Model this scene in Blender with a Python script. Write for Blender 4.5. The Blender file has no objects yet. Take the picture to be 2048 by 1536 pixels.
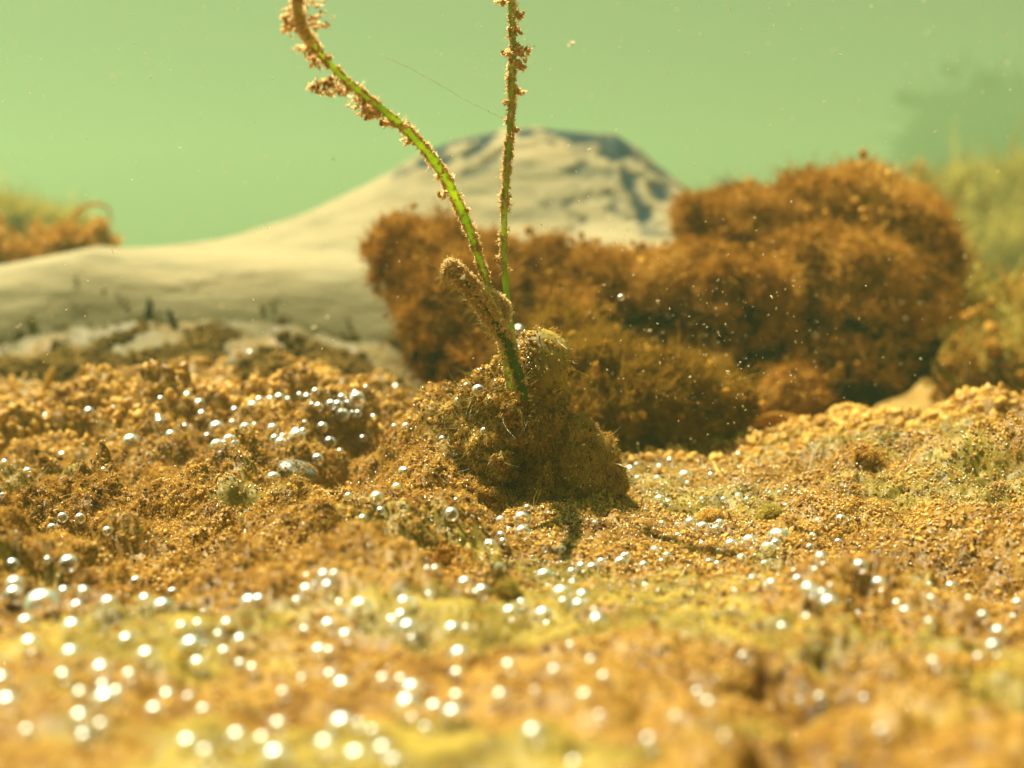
import bpy, math, random
import numpy as np
from mathutils import Vector, Matrix, Euler
from mathutils.bvhtree import BVHTree

S = bpy.context.scene
COL = S.collection
S.unit_settings.system = 'METRIC'
S.unit_settings.scale_length = 0.01          # one unit is one centimetre: a macro view under water

# ------------------------------------------------------------------ camera
FPX = 2668.0                                  # focal length in pixels of the 2048 px wide photograph
CAM_Z = 1.65
PITCH = math.radians(4.5)
cam_d = bpy.data.cameras.new('camera')
cam = bpy.data.objects.new('camera', cam_d)
COL.objects.link(cam)
cam.location = (0, 0, CAM_Z)
cam.rotation_euler = (math.radians(90) - PITCH, 0, 0)
cam_d.sensor_width = 36
cam_d.lens = 36 * FPX / 2048
cam_d.clip_start = 0.05
cam_d.clip_end = 3000
cam_d.dof.use_dof = True
cam_d.dof.focus_distance = 9.15
cam_d.dof.aperture_fstop = 0.41
cam_d.dof.aperture_blades = 0
S.camera = cam

# ------------------------------------------------------------------ light
SUN_EL, SUN_AZ = math.radians(67), math.radians(-60)   # azimuth from straight ahead, negative = to the left
W = bpy.data.worlds.new('World')
S.world = W
W.use_nodes = True
wn = W.node_tree
wn.nodes.clear()
sky = wn.nodes.new('ShaderNodeTexSky')
sky.sky_type = 'NISHITA'
sky.sun_disc = False
sky.sun_elevation = SUN_EL
sky.sun_rotation = SUN_AZ
bw = wn.nodes.new('ShaderNodeRGBToBW')
tint = wn.nodes.new('ShaderNodeMix'); tint.data_type = 'RGBA'; tint.blend_type = 'MULTIPLY'
tint.inputs[0].default_value = 1.0
tint.inputs[7].default_value = (0.150, 0.188, 0.088, 1)     # daylight after a metre of green lake water
bg = wn.nodes.new('ShaderNodeBackground'); bg.inputs[1].default_value = 0.10
wo = wn.nodes.new('ShaderNodeOutputWorld')
wn.links.new(sky.outputs[0], bw.inputs[0])
# the water grows lighter towards its surface
tcw = wn.nodes.new('ShaderNodeTexCoord'); sxw = wn.nodes.new('ShaderNodeSeparateXYZ')
mrw = wn.nodes.new('ShaderNodeMapRange'); mrw.inputs['From Min'].default_value = 0.0; mrw.inputs['From Max'].default_value = 1.0
mrw.inputs['To Min'].default_value = 0.66; mrw.inputs['To Max'].default_value = 3.2
mlw = wn.nodes.new('ShaderNodeMath'); mlw.operation = 'MULTIPLY'
wn.links.new(tcw.outputs['Generated'], sxw.inputs[0]); wn.links.new(sxw.outputs[2], mrw.inputs['Value'])
wn.links.new(bw.outputs[0], mlw.inputs[0]); wn.links.new(mrw.outputs[0], mlw.inputs[1])
wn.links.new(mlw.outputs[0], tint.inputs[6])
wn.links.new(tint.outputs[2], bg.inputs[0])
wn.links.new(bg.outputs[0], wo.inputs[0])

sd = bpy.data.lights.new('sun', 'SUN')
sd.energy = 5.0
sd.angle = math.radians(0.6)
sd.color = (1.0, 0.93, 0.72)
sun = bpy.data.objects.new('sun', sd)
COL.objects.link(sun)
sdir = Vector((math.sin(SUN_AZ) * math.cos(SUN_EL), math.cos(SUN_AZ) * math.cos(SUN_EL), math.sin(SUN_EL)))
sun.rotation_euler = sdir.to_track_quat('Z', 'Y').to_euler()
sun.location = sdir * 20

S.view_settings.view_transform = 'Standard'
S.view_settings.look = 'None'
S.view_settings.gamma = 1
S.view_settings.use_curve_mapping = False
S.view_settings.exposure = 1.9
S.render.engine = 'CYCLES'
S.cycles.use_denoising = True
S.cycles.max_bounces = 8
S.cycles.diffuse_bounces = 2
S.cycles.glossy_bounces = 3
S.cycles.transparent_max_bounces = 24
S.cycles.volume_bounces = 1
S.cycles.sample_clamp_indirect = 6
S.cycles.sample_clamp_direct = 40
S.cycles.volume_step_rate = 4

# ------------------------------------------------------------------ numbers
rng = np.random.default_rng(11)
random.seed(5)
_perm = np.random.default_rng(3).permutation(256).astype(np.int32)
_perm = np.concatenate([_perm, _perm, _perm])
_grad = np.random.default_rng(4).normal(size=(256, 3)).astype(np.float32)
_grad /= np.linalg.norm(_grad, axis=1)[:, None]

def perlin(p, seed=0):
    p = np.asarray(p, np.float32) + np.float32(seed * 17.31)
    i = np.floor(p).astype(np.int32)
    f = p - i
    i &= 255
    u = f * f * f * (f * (f * 6 - 15) + 10)
    out = 0
    for dx in (0, 1):
        wx = u[:, 0] if dx else 1 - u[:, 0]
        for dy in (0, 1):
            wy = u[:, 1] if dy else 1 - u[:, 1]
            for dz in (0, 1):
                wz = u[:, 2] if dz else 1 - u[:, 2]
                h = _perm[_perm[_perm[i[:, 0] + dx] + i[:, 1] + dy] + i[:, 2] + dz]
                g = _grad[h]
                out = out + wx * wy * wz * (g[:, 0] * (f[:, 0] - dx) + g[:, 1] * (f[:, 1] - dy) + g[:, 2] * (f[:, 2] - dz))
    return out * 1.7

def fbm(p, octv=4, seed=0, gain=0.5, billow=False):
    a, s, t = 1.0, 0, 0
    p = np.asarray(p, np.float32)
    for o in range(octv):
        n = perlin(p, seed + o)
        if billow:
            n = np.abs(n) * 2 - 0.5
        s = s + a * n
        t += a
        a *= gain
        p = p * 2.03
    return s / t

def worley(x, y, cell, seed):
    """rounded crumbs packed on a jittered grid: 0 between them, 1 on top"""
    gx, gy = x / cell, y / cell
    ix, iy = np.floor(gx).astype(np.int64), np.floor(gy).astype(np.int64)
    best = np.zeros_like(gx)
    for dx in (-1, 0, 1):
        for dy in (-1, 0, 1):
            cx, cy = ix + dx, iy + dy
            h = (cx * 73856093 ^ cy * 19349663 ^ seed * 83492791) & 0xFFFFFF
            r1 = ((h * 1103515245 + 12345) & 0xFFFF) / 65535.0
            r2 = ((h * 22695477 + 1) >> 4 & 0xFFFF) / 65535.0
            r3 = ((h * 69069 + 7) >> 3 & 0xFFFF) / 65535.0
            d2 = (gx - cx - r1) ** 2 + (gy - cy - r2) ** 2
            R = 0.42 + 0.42 * r3
            best = np.maximum(best, np.sqrt(np.maximum(0, R * R - d2)))
    return best

def sstep(a, b, x):
    t = np.clip((x - a) / (b - a), 0, 1)
    return t * t * (3 - 2 * t)

def ray(px, row):
    """world direction through a pixel of the photograph"""
    v = Vector(((px - 1024) / FPX, -(row - 768) / FPX, -1.0))
    v.rotate(cam.rotation_euler)
    return v.normalized()

def at(px, row, y):
    d = ray(px, row)
    return Vector((0, 0, CAM_Z)) + d * (y / d.y)

# ------------------------------------------------------------------ object helpers
def tag(o, label=None, cat=None, group=None, kind=None):
    if label: o['label'] = label
    if cat: o['category'] = cat
    if group: o['group'] = group
    if kind: o['kind'] = kind
    return o

def empty(name, loc=(0, 0, 0)):
    o = bpy.data.objects.new(name, None)
    o.location = loc
    o.empty_display_size = 0.1
    COL.objects.link(o)
    return o

def set_parent(o, p):
    if p is not None:
        o.parent = p
        o.matrix_parent_inverse = Matrix.Translation(-p_world(p))

def p_world(p):
    v = Vector(p.location)
    q = p.parent
    while q is not None:
        q = q.parent
    return v if p.type == 'EMPTY' else Vector((0, 0, 0)) 

def mesh_np(name, co, faces, mats, parent=None, smooth=True, attrs=None, link=True, uv=None):
    """faces: (n,3) or (n,4) integer array"""
    me = bpy.data.meshes.new(name)
    co = np.asarray(co, np.float32)
    faces = np.asarray(faces, np.int32)
    n, k = faces.shape
    me.vertices.add(len(co)); me.vertices.foreach_set('co', co.ravel())
    me.loops.add(n * k); me.loops.foreach_set('vertex_index', faces.ravel())
    me.polygons.add(n)
    me.polygons.foreach_set('loop_start', np.arange(0, n * k, k, dtype=np.int32))
    me.update(calc_edges=True)
    if smooth:
        me.polygons.foreach_set('use_smooth', np.ones(n, bool))
    for nm, arr in (attrs or {}).items():
        a = me.attributes.new(nm, 'FLOAT', 'POINT')
        a.data.foreach_set('value', np.asarray(arr, np.float32))
    if uv is not None:
        l = me.uv_layers.new(name='uv')
        l.data.foreach_set('uv', np.asarray(uv, np.float32)[faces.ravel()].ravel())
    for m in (mats if isinstance(mats, (list, tuple)) else [mats]):
        me.materials.append(m)
    o = bpy.data.objects.new(name, me)
    if link:
        COL.objects.link(o)
        set_parent(o, parent)
    return o

def ico(sub):
    import bmesh
    bm = bmesh.new()
    bmesh.ops.create_icosphere(bm, subdivisions=sub, radius=1)
    co = np.array([v.co[:] for v in bm.verts], np.float32)
    f = np.array([[v.index for v in fc.verts] for fc in bm.faces], np.int32)
    bm.free()
    return co, f
ICO1, ICO2, ICO3, ICO4, ICO5 = ico(1), ico(2), ico(3), ico(4), ico(5)

# ------------------------------------------------------------------ materials
ALB = 0.70
def mat_algae(name, cols, scale=1.0, translucent=0.25, gloss=0.03, fine=9.0, rough=0.45, bump=0.0):
    """fluffy algae / sediment: colours mixed by noise of two sizes, some light let through"""
    m = bpy.data.materials.new(name); m.use_nodes = True
    t = m.node_tree; N = t.nodes; L = t.links; N.clear()
    out = N.new('ShaderNodeOutputMaterial')
    geo = N.new('ShaderNodeNewGeometry')
    n1 = N.new('ShaderNodeTexNoise'); n1.inputs['Scale'].default_value = 1.6 * scale; n1.inputs['Detail'].default_value = 6
    n1.inputs['Roughness'].default_value = 0.65
    n2 = N.new('ShaderNodeTexNoise'); n2.inputs['Scale'].default_value = fine * scale; n2.inputs['Detail'].default_value = 3
    L.new(geo.outputs['Position'], n1.inputs['Vector']); L.new(geo.outputs['Position'], n2.inputs['Vector'])
    mx = N.new('ShaderNodeMath'); mx.operation = 'MULTIPLY_ADD'; mx.inputs[1].default_value = 0.45
    mm = N.new('ShaderNodeMath'); mm.operation = 'MULTIPLY'; mm.inputs[1].default_value = 0.55
    L.new(n2.outputs[0], mx.inputs[0]); L.new(n1.outputs[0], mm.inputs[0]); L.new(mm.outputs[0], mx.inputs[2])
    cr = N.new('ShaderNodeValToRGB')
    L.new(mx.outputs[0], cr.inputs[0])
    e = cr.color_ramp.elements
    lo, hi = 0.36, 0.66
    for i, c in enumerate(cols):
        pos = lo + (hi - lo) * i / (len(cols) - 1)
        if i < 2:
            el = e[i]; el.position = pos
        else:
            el = e.new(pos)
        el.color = (c[0] * ALB, c[1] * ALB, c[2] * ALB, 1)
    d = N.new('ShaderNodeBsdfDiffuse'); d.inputs['Roughness'].default_value = 0.6
    tr = N.new('ShaderNodeBsdfTranslucent')
    g = N.new('ShaderNodeBsdfGlossy'); g.inputs['Roughness'].default_value = rough; g.inputs['Color'].default_value = (0.9, 0.85, 0.7, 1)
    L.new(cr.outputs[0], d.inputs[0]); L.new(cr.outputs[0], tr.inputs[0])
    a = N.new('ShaderNodeMixShader'); a.inputs[0].default_value = translucent
    L.new(d.outputs[0], a.inputs[1]); L.new(tr.outputs[0], a.inputs[2])
    b = N.new('ShaderNodeMixShader'); b.inputs[0].default_value = gloss
    L.new(a.outputs[0], b.inputs[1]); L.new(g.outputs[0], b.inputs[2])
    L.new(b.outputs[0], out.inputs[0])
    if bump:
        bp = N.new('ShaderNodeBump'); bp.inputs['Strength'].default_value = bump; bp.inputs['Distance'].default_value = 0.02
        n3 = N.new('ShaderNodeTexNoise'); n3.inputs['Scale'].default_value = 30; n3.inputs['Detail'].default_value = 5
        L.new(geo.outputs['Position'], n3.inputs['Vector']); L.new(n3.outputs[0], bp.inputs['Height'])
        for s_ in (d, tr, g): L.new(bp.outputs[0], s_.inputs['Normal'])
    m['ramp'] = cr.name
    return m

BROWN = [(0.12, 0.046, 0.008), (0.40, 0.185, 0.026), (0.61, 0.335, 0.060), (0.72, 0.44, 0.11)]
M_CRUMB = mat_algae('sediment_crumb', [(0.30, 0.125, 0.018), (0.76, 0.40, 0.062), (1.0, 0.62, 0.12), (1.1, 0.78, 0.22)], 1.3, 0.3, 0.02)
M_CRUMB_RED = mat_algae('red_brown_crumb', [(0.08, 0.022, 0.006), (0.24, 0.085, 0.018), (0.38, 0.16, 0.04)], 1.3, 0.25, 0.02)
M_GRAIN = mat_algae('bright_grain', [(0.3, 0.18, 0.05), (0.62, 0.42, 0.16), (0.75, 0.60, 0.32)], 3, 0.2, 0.35, rough=0.22)
M_ORANGE = mat_algae('orange_brown_algae', [(0.20, 0.07, 0.010), (0.52, 0.23, 0.030), (0.78, 0.41, 0.07), (0.95, 0.60, 0.15)], 0.6, 0.25, 0.0)
M_PEACH = mat_algae('pale_peach_crust', [(0.9, 0.58, 0.20), (1.15, 0.88, 0.45), (1.3, 1.1, 0.7)], 2.0, 0.62, 0.0)
M_SPECK = mat_algae('pale_speck', [(0.8, 0.62, 0.32), (1.0, 0.86, 0.55)], 2.0, 0.5, 0.1)
M_BUSH = mat_algae('golden_brown_bush', [(0.20, 0.09, 0.010), (0.48, 0.26, 0.03), (0.64, 0.40, 0.07)], 1.0, 0.3, 0.0)
M_CORE_SHADE = mat_algae('shade_dark_algae_core', [(0.006, 0.005, 0.004), (0.012, 0.007, 0.004), (0.024, 0.012, 0.005), (0.06, 0.026, 0.008)], 0.6, 0.1, 0.0)  # near-black core: shade of the hollows put into its colour
M_YELLOW = mat_algae('yellow_green_algae', [(0.30, 0.22, 0.03), (0.60, 0.47, 0.09), (0.78, 0.64, 0.17)], 0.8, 0.55, 0.0)
M_OLIVE = mat_algae('olive_fuzz', [(0.30, 0.20, 0.03), (0.56, 0.41, 0.07), (0.72, 0.56, 0.13)], 2, 0.45, 0.02)
M_CLUMP = mat_algae('clump_film', [(0.10, 0.055, 0.010), (0.26, 0.16, 0.022), (0.38, 0.25, 0.035), (0.44, 0.31, 0.06)], 1.6, 0.25, 0.05, bump=0.6)
M_PALE = mat_algae('pale_detritus', [(0.16, 0.10, 0.04), (0.34, 0.22, 0.09), (0.48, 0.34, 0.15)], 1.2, 0.2, 0.0)
M_FAR = mat_algae('far_dark_mass', [(0.03, 0.045, 0.03), (0.06, 0.08, 0.05), (0.10, 0.11, 0.06)], 0.5, 0.1, 0.0)

def mat_ground():
    m = mat_algae('sediment_bed', [tuple(0.64 * v for v in c) for c in BROWN], 0.9, 0.0, 0.02, fine=14, bump=0.5)
    t = m.node_tree; N = t.nodes; L = t.links
    cr = N[m['ramp']]
    geo = [n for n in N if n.type == 'NEW_GEOMETRY'][0]
    # yellow-green algal film lying in patches
    at_ = N.new('ShaderNodeAttribute'); at_.attribute_name = 'film'
    mix = N.new('ShaderNodeMix'); mix.data_type = 'RGBA'
    L.new(at_.outputs['Fac'], mix.inputs[0]); L.new(cr.outputs[0], mix.inputs[6])
    cr2 = N.new('ShaderNodeValToRGB')
    n = N.new('ShaderNodeTexNoise'); n.inputs['Scale'].default_value = 4; n.inputs['Detail'].default_value = 5
    L.new(geo.outputs['Position'], n.inputs['Vector']); L.new(n.outputs[0], cr2.inputs[0])
    cr2.color_ramp.elements[0].position = 0.35; cr2.color_ramp.elements[0].color = (0.105, 0.070, 0.011, 1)
    cr2.color_ramp.elements[1].position = 0.65; cr2.color_ramp.elements[1].color = (0.30, 0.215, 0.036, 1)
    L.new(cr2.outputs[0], mix.inputs[7])
    # pale sand deeper in
    at2 = N.new('ShaderNodeAttribute'); at2.attribute_name = 'pale'
    mix2 = N.new('ShaderNodeMix'); mix2.data_type = 'RGBA'
    L.new(at2.outputs['Fac'], mix2.inputs[0]); L.new(mix.outputs[2], mix2.inputs[6])
    mix2.inputs[7].default_value = (0.44, 0.31, 0.12, 1)
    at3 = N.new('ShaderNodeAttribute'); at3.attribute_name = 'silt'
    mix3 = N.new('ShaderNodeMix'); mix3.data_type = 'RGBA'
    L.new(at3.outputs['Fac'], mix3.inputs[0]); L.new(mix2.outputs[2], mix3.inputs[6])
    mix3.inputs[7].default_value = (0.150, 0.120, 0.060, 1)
    for s_ in N:
        if s_.type in ('BSDF_DIFFUSE', 'BSDF_TRANSLUCENT'):
            L.new(mix3.outputs[2], s_.inputs[0])
    return m
M_GROUND = mat_ground()

def mat_leaf(name, c0, c1):
    m = bpy.data.materials.new(name); m.use_nodes = True
    t = m.node_tree; N = t.nodes; L = t.links; N.clear()
    out = N.new('ShaderNodeOutputMaterial')
    uv = N.new('ShaderNodeUVMap'); sp = N.new('ShaderNodeSeparateXYZ')
    L.new(uv.outputs[0], sp.inputs[0])
    sn = N.new('ShaderNodeMath'); sn.operation = 'MULTIPLY'; sn.inputs[1].default_value = 44
    s2 = N.new('ShaderNodeMath'); s2.operation = 'SINE'
    L.new(sp.outputs[0], sn.inputs[0]); L.new(sn.outputs[0], s2.inputs[0])
    geo = N.new('ShaderNodeNewGeometry')
    n = N.new('ShaderNodeTexNoise'); n.inputs['Scale'].default_value = 6; n.inputs['Detail'].default_value = 5
    L.new(geo.outputs['Position'], n.inputs['Vector'])
    ad = N.new('ShaderNodeMath'); ad.operation = 'MULTIPLY_ADD'; ad.inputs[1].default_value = 0.14
    L.new(s2.outputs[0], ad.inputs[0]); L.new(n.outputs[0], ad.inputs[2])
    cr = N.new('ShaderNodeValToRGB'); L.new(ad.outputs[0], cr.inputs[0])
    cr.color_ramp.elements[0].position = 0.3; cr.color_ramp.elements[0].color = (*c0, 1)
    cr.color_ramp.elements[1].position = 0.75; cr.color_ramp.elements[1].color = (*c1, 1)
    p = N.new('ShaderNodeBsdfPrincipled'); p.inputs['Roughness'].default_value = 0.35
    p.inputs['Specular IOR Level'].default_value = 0.25
    tr = N.new('ShaderNodeBsdfTranslucent')
    L.new(cr.outputs[0], p.inputs['Base Color']); L.new(cr.outputs[0], tr.inputs[0])
    mx = N.new('ShaderNodeMixShader'); mx.inputs[0].default_value = 0.65
    L.new(p.outputs[0], mx.inputs[1]); L.new(tr.outputs[0], mx.inputs[2]); L.new(mx.outputs[0], out.inputs[0])
    return m
M_LEAF = mat_leaf('leaf_green', (0.24, 0.38, 0.02), (0.62, 0.70, 0.08))
M_LEAF_D = mat_leaf('leaf_green_dark', (0.05, 0.14, 0.010), (0.15, 0.28, 0.02))

def mat_bubble():
    m = bpy.data.materials.new('gas_bubble_skin'); m.use_nodes = True
    t = m.node_tree; N = t.nodes; L = t.links; N.clear()
    out = N.new('ShaderNodeOutputMaterial')
    lw = N.new('ShaderNodeLayerWeight'); lw.inputs[0].default_value = 0.5
    mr = N.new('ShaderNodeMapRange'); mr.interpolation_type = 'SMOOTHSTEP'
    mr.inputs['From Min'].default_value = 0.22; mr.inputs['From Max'].default_value = 0.34
    mr.inputs['To Min'].default_value = 0.10; mr.inputs['To Max'].default_value = 0.9
    L.new(lw.outputs['Facing'], mr.inputs['Value'])
    g = N.new('ShaderNodeBsdfGlossy'); g.inputs['Roughness'].default_value = 0.42; g.inputs['Color'].default_value = (0.97, 0.97, 0.97, 1)
    g2 = N.new('ShaderNodeBsdfGlossy'); g2.inputs['Roughness'].default_value = 0.03; g2.inputs['Color'].default_value = (0.97, 0.97, 0.97, 1)
    gm = N.new('ShaderNodeMixShader'); gm.inputs[0].default_value = 0.5
    L.new(g.outputs[0], gm.inputs[1]); L.new(g2.outputs[0], gm.inputs[2])
    tr = N.new('ShaderNodeBsdfTransparent')
    mx = N.new('ShaderNodeMixShader')
    L.new(mr.outputs[0], mx.inputs[0]); L.new(tr.outputs[0], mx.inputs[1]); L.new(gm.outputs[0], mx.inputs[2])
    L.new(mx.outputs[0], out.inputs[0])
    return m
M_BUBBLE = mat_bubble()

def mat_log():
    m = bpy.data.materials.new('weathered_wood'); m.use_nodes = True
    t = m.node_tree; N = t.nodes; L = t.links; N.clear()
    out = N.new('ShaderNodeOutputMaterial')
    geo = N.new('ShaderNodeNewGeometry')
    mp = N.new('ShaderNodeMapping'); mp.inputs['Scale'].default_value = (0.35, 1.6, 1.6)
    L.new(geo.outputs['Position'], mp.inputs[0])
    n = N.new('ShaderNodeTexNoise'); n.inputs['Scale'].default_value = 1.0; n.inputs['Detail'].default_value = 7; n.inputs['Roughness'].default_value = 0.75
    L.new(mp.outputs[0], n.inputs['Vector'])
    cr = N.new('ShaderNodeValToRGB'); L.new(n.outputs[0], cr.inputs[0])
    e = cr.color_ramp.elements
    e[0].position = 0.32; e[0].color = (0.13, 0.12, 0.07, 1)
    e[1].position = 0.62; e[1].color = (0.285, 0.228, 0.125, 1)
    el = e.new(0.46); el.color = (0.235, 0.196, 0.110, 1)
    at_ = N.new('ShaderNodeAttribute'); at_.attribute_name = 'dark'
    mix = N.new('ShaderNodeMix'); mix.data_type = 'RGBA'
    L.new(at_.outputs['Fac'], mix.inputs[0]); L.new(cr.outputs[0], mix.inputs[6]); mix.inputs[7].default_value = (0.022, 0.036, 0.040, 1)
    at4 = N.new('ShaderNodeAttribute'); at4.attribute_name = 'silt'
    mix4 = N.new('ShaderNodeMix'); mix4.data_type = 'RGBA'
    L.new(at4.outputs['Fac'], mix4.inputs[0]); L.new(mix.outputs[2], mix4.inputs[6]); mix4.inputs[7].default_value = (0.150, 0.124, 0.064, 1)  # wood blends to a duller, darker tone towards the foot
    d = N.new('ShaderNodeBsdfDiffuse'); L.new(mix4.outputs[2], d.inputs[0])
    bp = N.new('ShaderNodeBump'); bp.inputs['Strength'].default_value = 0.7; bp.inputs['Distance'].default_value = 0.12
    nb = N.new('ShaderNodeTexNoise'); nb.inputs['Scale'].default_value = 2.2; nb.inputs['Detail'].default_value = 8; nb.inputs['Roughness'].default_value = 0.7
    L.new(mp.outputs[0], nb.inputs['Vector']); L.new(nb.outputs[0], bp.inputs['Height']); L.new(bp.outputs[0], d.inputs['Normal'])
    L.new(d.outputs[0], out.inputs[0])
    return m
M_LOG = mat_log()

def mat_pebble():
    m = mat_algae('grey_pebble', [(0.06, 0.07, 0.07), (0.16, 0.17, 0.15), (0.34, 0.32, 0.24)], 3, 0.0, 0.12, fine=14, rough=0.4, bump=0.3)
    return m
M_PEBBLE = mat_pebble()

# ------------------------------------------------------------------ haze (the turbid water itself)
import bmesh
def haze_box():
    bm = bmesh.new()
    x0, x1, y0, y1, z0, z1 = -160, 160, -40, 330, -60, 34
    vs = [bm.verts.new(v) for v in ((x0,y0,z0),(x1,y0,z0),(x1,y1,z0),(x0,y1,z0),(x0,y0,z1),(x1,y0,z1),(x1,y1,z1),(x0,y1,z1))]
    for f in ((3,2,1,0),(4,5,6,7),(0,1,5,4),(1,2,6,5),(2,3,7,6),(3,0,4,7)):
        bm.faces.new([vs[i] for i in f])
    me = bpy.data.meshes.new('haze'); bm.to_mesh(me); bm.free()
    o = bpy.data.objects.new('haze', me); COL.objects.link(o)
    m = bpy.data.materials.new('turbid_water'); m.use_nodes = True
    t = m.node_tree; t.nodes.clear()
    out = t.nodes.new('ShaderNodeOutputMaterial')
    v = t.nodes.new('ShaderNodeVolumePrincipled')
    v.inputs['Color'].default_value = (0.27, 0.43, 0.22, 1)
    v.inputs['Density'].default_value = HAZE_DENSITY
    v.inputs['Anisotropy'].default_value = 0.35
    t.links.new(v.outputs[0], out.inputs['Volume'])
    me.materials.append(m)
    tag(o, 'green turbid lake water that fades everything far off', None, None, 'stuff')
HAZE_DENSITY = 0.0040
haze_box()

# ------------------------------------------------------------------ lake bed
def bed_base(x, y):
    px = 1024 + x / y * FPX
    left = 1 - sstep(500, 1000, px)
    right = sstep(1300, 2000, px)
    z = np.zeros_like(x)
    # crest of the near shelf
    cl = 0.44 - 0.22 * (1 - sstep(0, 420, px))
    yc = 14.0 - 1.2 * sstep(900, 1300, px)
    rise = sstep(10.2, 13.6, y)
    z += left * cl * rise
    z += right * (0.42 * sstep(7.5, 12.8, y))
    fall = sstep(yc, yc + 2.6, y)
    left2 = 1 - sstep(760, 1060, px)
    z += left2 * (0.80 + 0.2 * perlin(np.stack([x * 0.5, y * 0.15, 0 * x], 1), 90)) * np.clip((y - 14.2) / 6.0, 0, 1) ** 1.15
    z -= fall * (0.95 * (1 - left2) + 0.5 * right)
    # the slope that runs up to the clump from the left
    z += 0.50 * np.exp(-((x + 0.58) / 0.70) ** 2 - ((y - 10.25) / 0.9) ** 2)
    z += 0.25 * np.exp(-((x + 1.3) / 0.7) ** 2 - ((y - 11.6) / 0.9) ** 2)
    z += 0.12 * np.exp(-((x - 0.5) / 0.5) ** 2 - ((y - 9.3) / 0.35) ** 2)
    # lower bank to the right front, darker hollows
    z -= 0.18 * np.exp(-((x - 1.5) / 0.7) ** 2 - ((y - 5.2) / 0.35) ** 2)
    return z

def bed_rough(x, y):
    px = 1024 + x / y * FPX
    row = 560 + (CAM_Z - 0.1) * FPX / y
    l = (1 - sstep(820, 1080, px)) * sstep(800, 900, row) * (1 - sstep(1130, 1240, row))
    r = sstep(1250, 1600, px) * sstep(1180, 1330, row)
    c = sstep(1500, 1700, px) * sstep(840, 960, row) * 0.35
    c = c + 0.9 * (1 - sstep(780, 960, px)) * (1 - sstep(690, 790, row)) * sstep(560, 700, row)
    b = 0.45 * sstep(900, 1200, px) * sstep(1250, 1400, row)
    return np.clip(0.30 + 1.0 * l + 0.55 * r + c + b, 0, 1.2)

def build_bed():
    ys = np.concatenate([np.arange(2.7, 7, 0.032), np.arange(7, 12.6, 0.0185), np.arange(12.6, 20, 0.05),
                         20 * (60 / 20.0) ** np.linspace(0, 1, 60)])
    nx = 900
    u = np.linspace(-1, 1, nx)
    Y, U = np.meshgrid(ys, u, indexing='ij')
    X = (U * (0.50 * Y + 1.0)).ravel(); Y = Y.ravel()
    P = np.stack([X, Y, np.zeros_like(X)], 1)
    wx = perlin(P * 1.7, 20) * 0.16 + perlin(P * 5, 22) * 0.05
    wy = perlin(P * 1.7, 21) * 0.16 + perlin(P * 5, 23) * 0.05
    x, y = X + wx, Y + wy
    Q = np.stack([x, y, np.zeros_like(x)], 1)
    R = bed_rough(X, Y) * (0.62 + 0.38 * sstep(5.2, 7.0, Y)) * (0.75 + 0.6 * np.clip(perlin(P * 0.8, 31) + 0.3, 0, 1))
    z = bed_base(X, Y)
    z += 0.12 * perlin(P * 0.7, 1) * sstep(3, 6, Y) + 0.04 * perlin(P * 2.1, 71) * (1 - sstep(6, 8, Y))
    hol = np.clip(perlin(Q * 1.5, 2), -1, 1)
    z += R * (0.16 + 0.14 * sstep(5.2, 7.0, Y)) * hol
    z += R * 0.30 * (worley(x, y, 0.46, 5) - 0.3) + R * 0.15 * fbm(Q * 2.6, 3, 50, 0.5, billow=True)
    z += R * 0.09 * (worley(x + 5, y, 0.22, 6) - 0.3)
    z += (0.010 + 0.024 * R) * (worley(x, y + 3, 0.10, 7) - 0.3)
    z += (0.010 + 0.012 * R) * (worley(x, y, 0.045, 8) - 0.3)
    z += (0.006 + 0.008 * R) * perlin(Q * 38, 9)
    far = sstep(20, 30, Y)
    z = z * (1 - far * 0.4)
    # keep the bed under the camera
    z = np.where(Y < 6, np.minimum(z, 0.8), z)
    n = len(ys)
    idx = np.arange(n * nx).reshape(n, nx)
    F = np.stack([idx[:-1, :-1].ravel(), idx[:-1, 1:].ravel(), idx[1:, 1:].ravel(), idx[1:, :-1].ravel()], 1)
    film = sstep(0.08, 0.34, perlin(np.stack([X * 0.9, Y * 0.9, 0 * X], 1), 40) + 0.35 * perlin(P * 3, 41) + 0.30 - 0.35 * R)
    px = 1024 + X / Y * FPX
    film = film * (1 - sstep(12.5, 14.5, Y))
    film = np.clip(film + 0.9 * np.exp(-((X - 1.15) / 0.5) ** 2 - ((Y - 11.2) / 0.9) ** 2), 0, 1)
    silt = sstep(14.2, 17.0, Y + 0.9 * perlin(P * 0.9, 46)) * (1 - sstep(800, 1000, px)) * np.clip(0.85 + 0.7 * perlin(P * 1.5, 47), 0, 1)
    pale = 0.35 * sstep(12.5, 15.5, Y) * sstep(1150, 1500, px) * (1 - sstep(15.5, 17, Y)) + 0.35 * sstep(11, 14, Y)
    pale = pale * (1 - silt)
    pale = np.clip(pale * (0.7 + 0.6 * perlin(P * 1.2, 44)), 0, 1)
    co = np.stack([X + 0.4 * wx * R * 0.3, Y, z], 1)
    o = mesh_np('lake_bed', co, F, M_GROUND, attrs={'film': film, 'pale': pale, 'silt': silt})
    tag(o, 'golden brown lake bed of crumbly sediment and algae film', None, None, 'structure')
    return o, co, F, R, film
bed, BCO, BF, BR, BFILM = build_bed()
print('bed tris', len(BF) * 2)
_sub = BVHTree.FromPolygons([tuple(v) for v in BCO.tolist()], BF.tolist())

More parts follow.
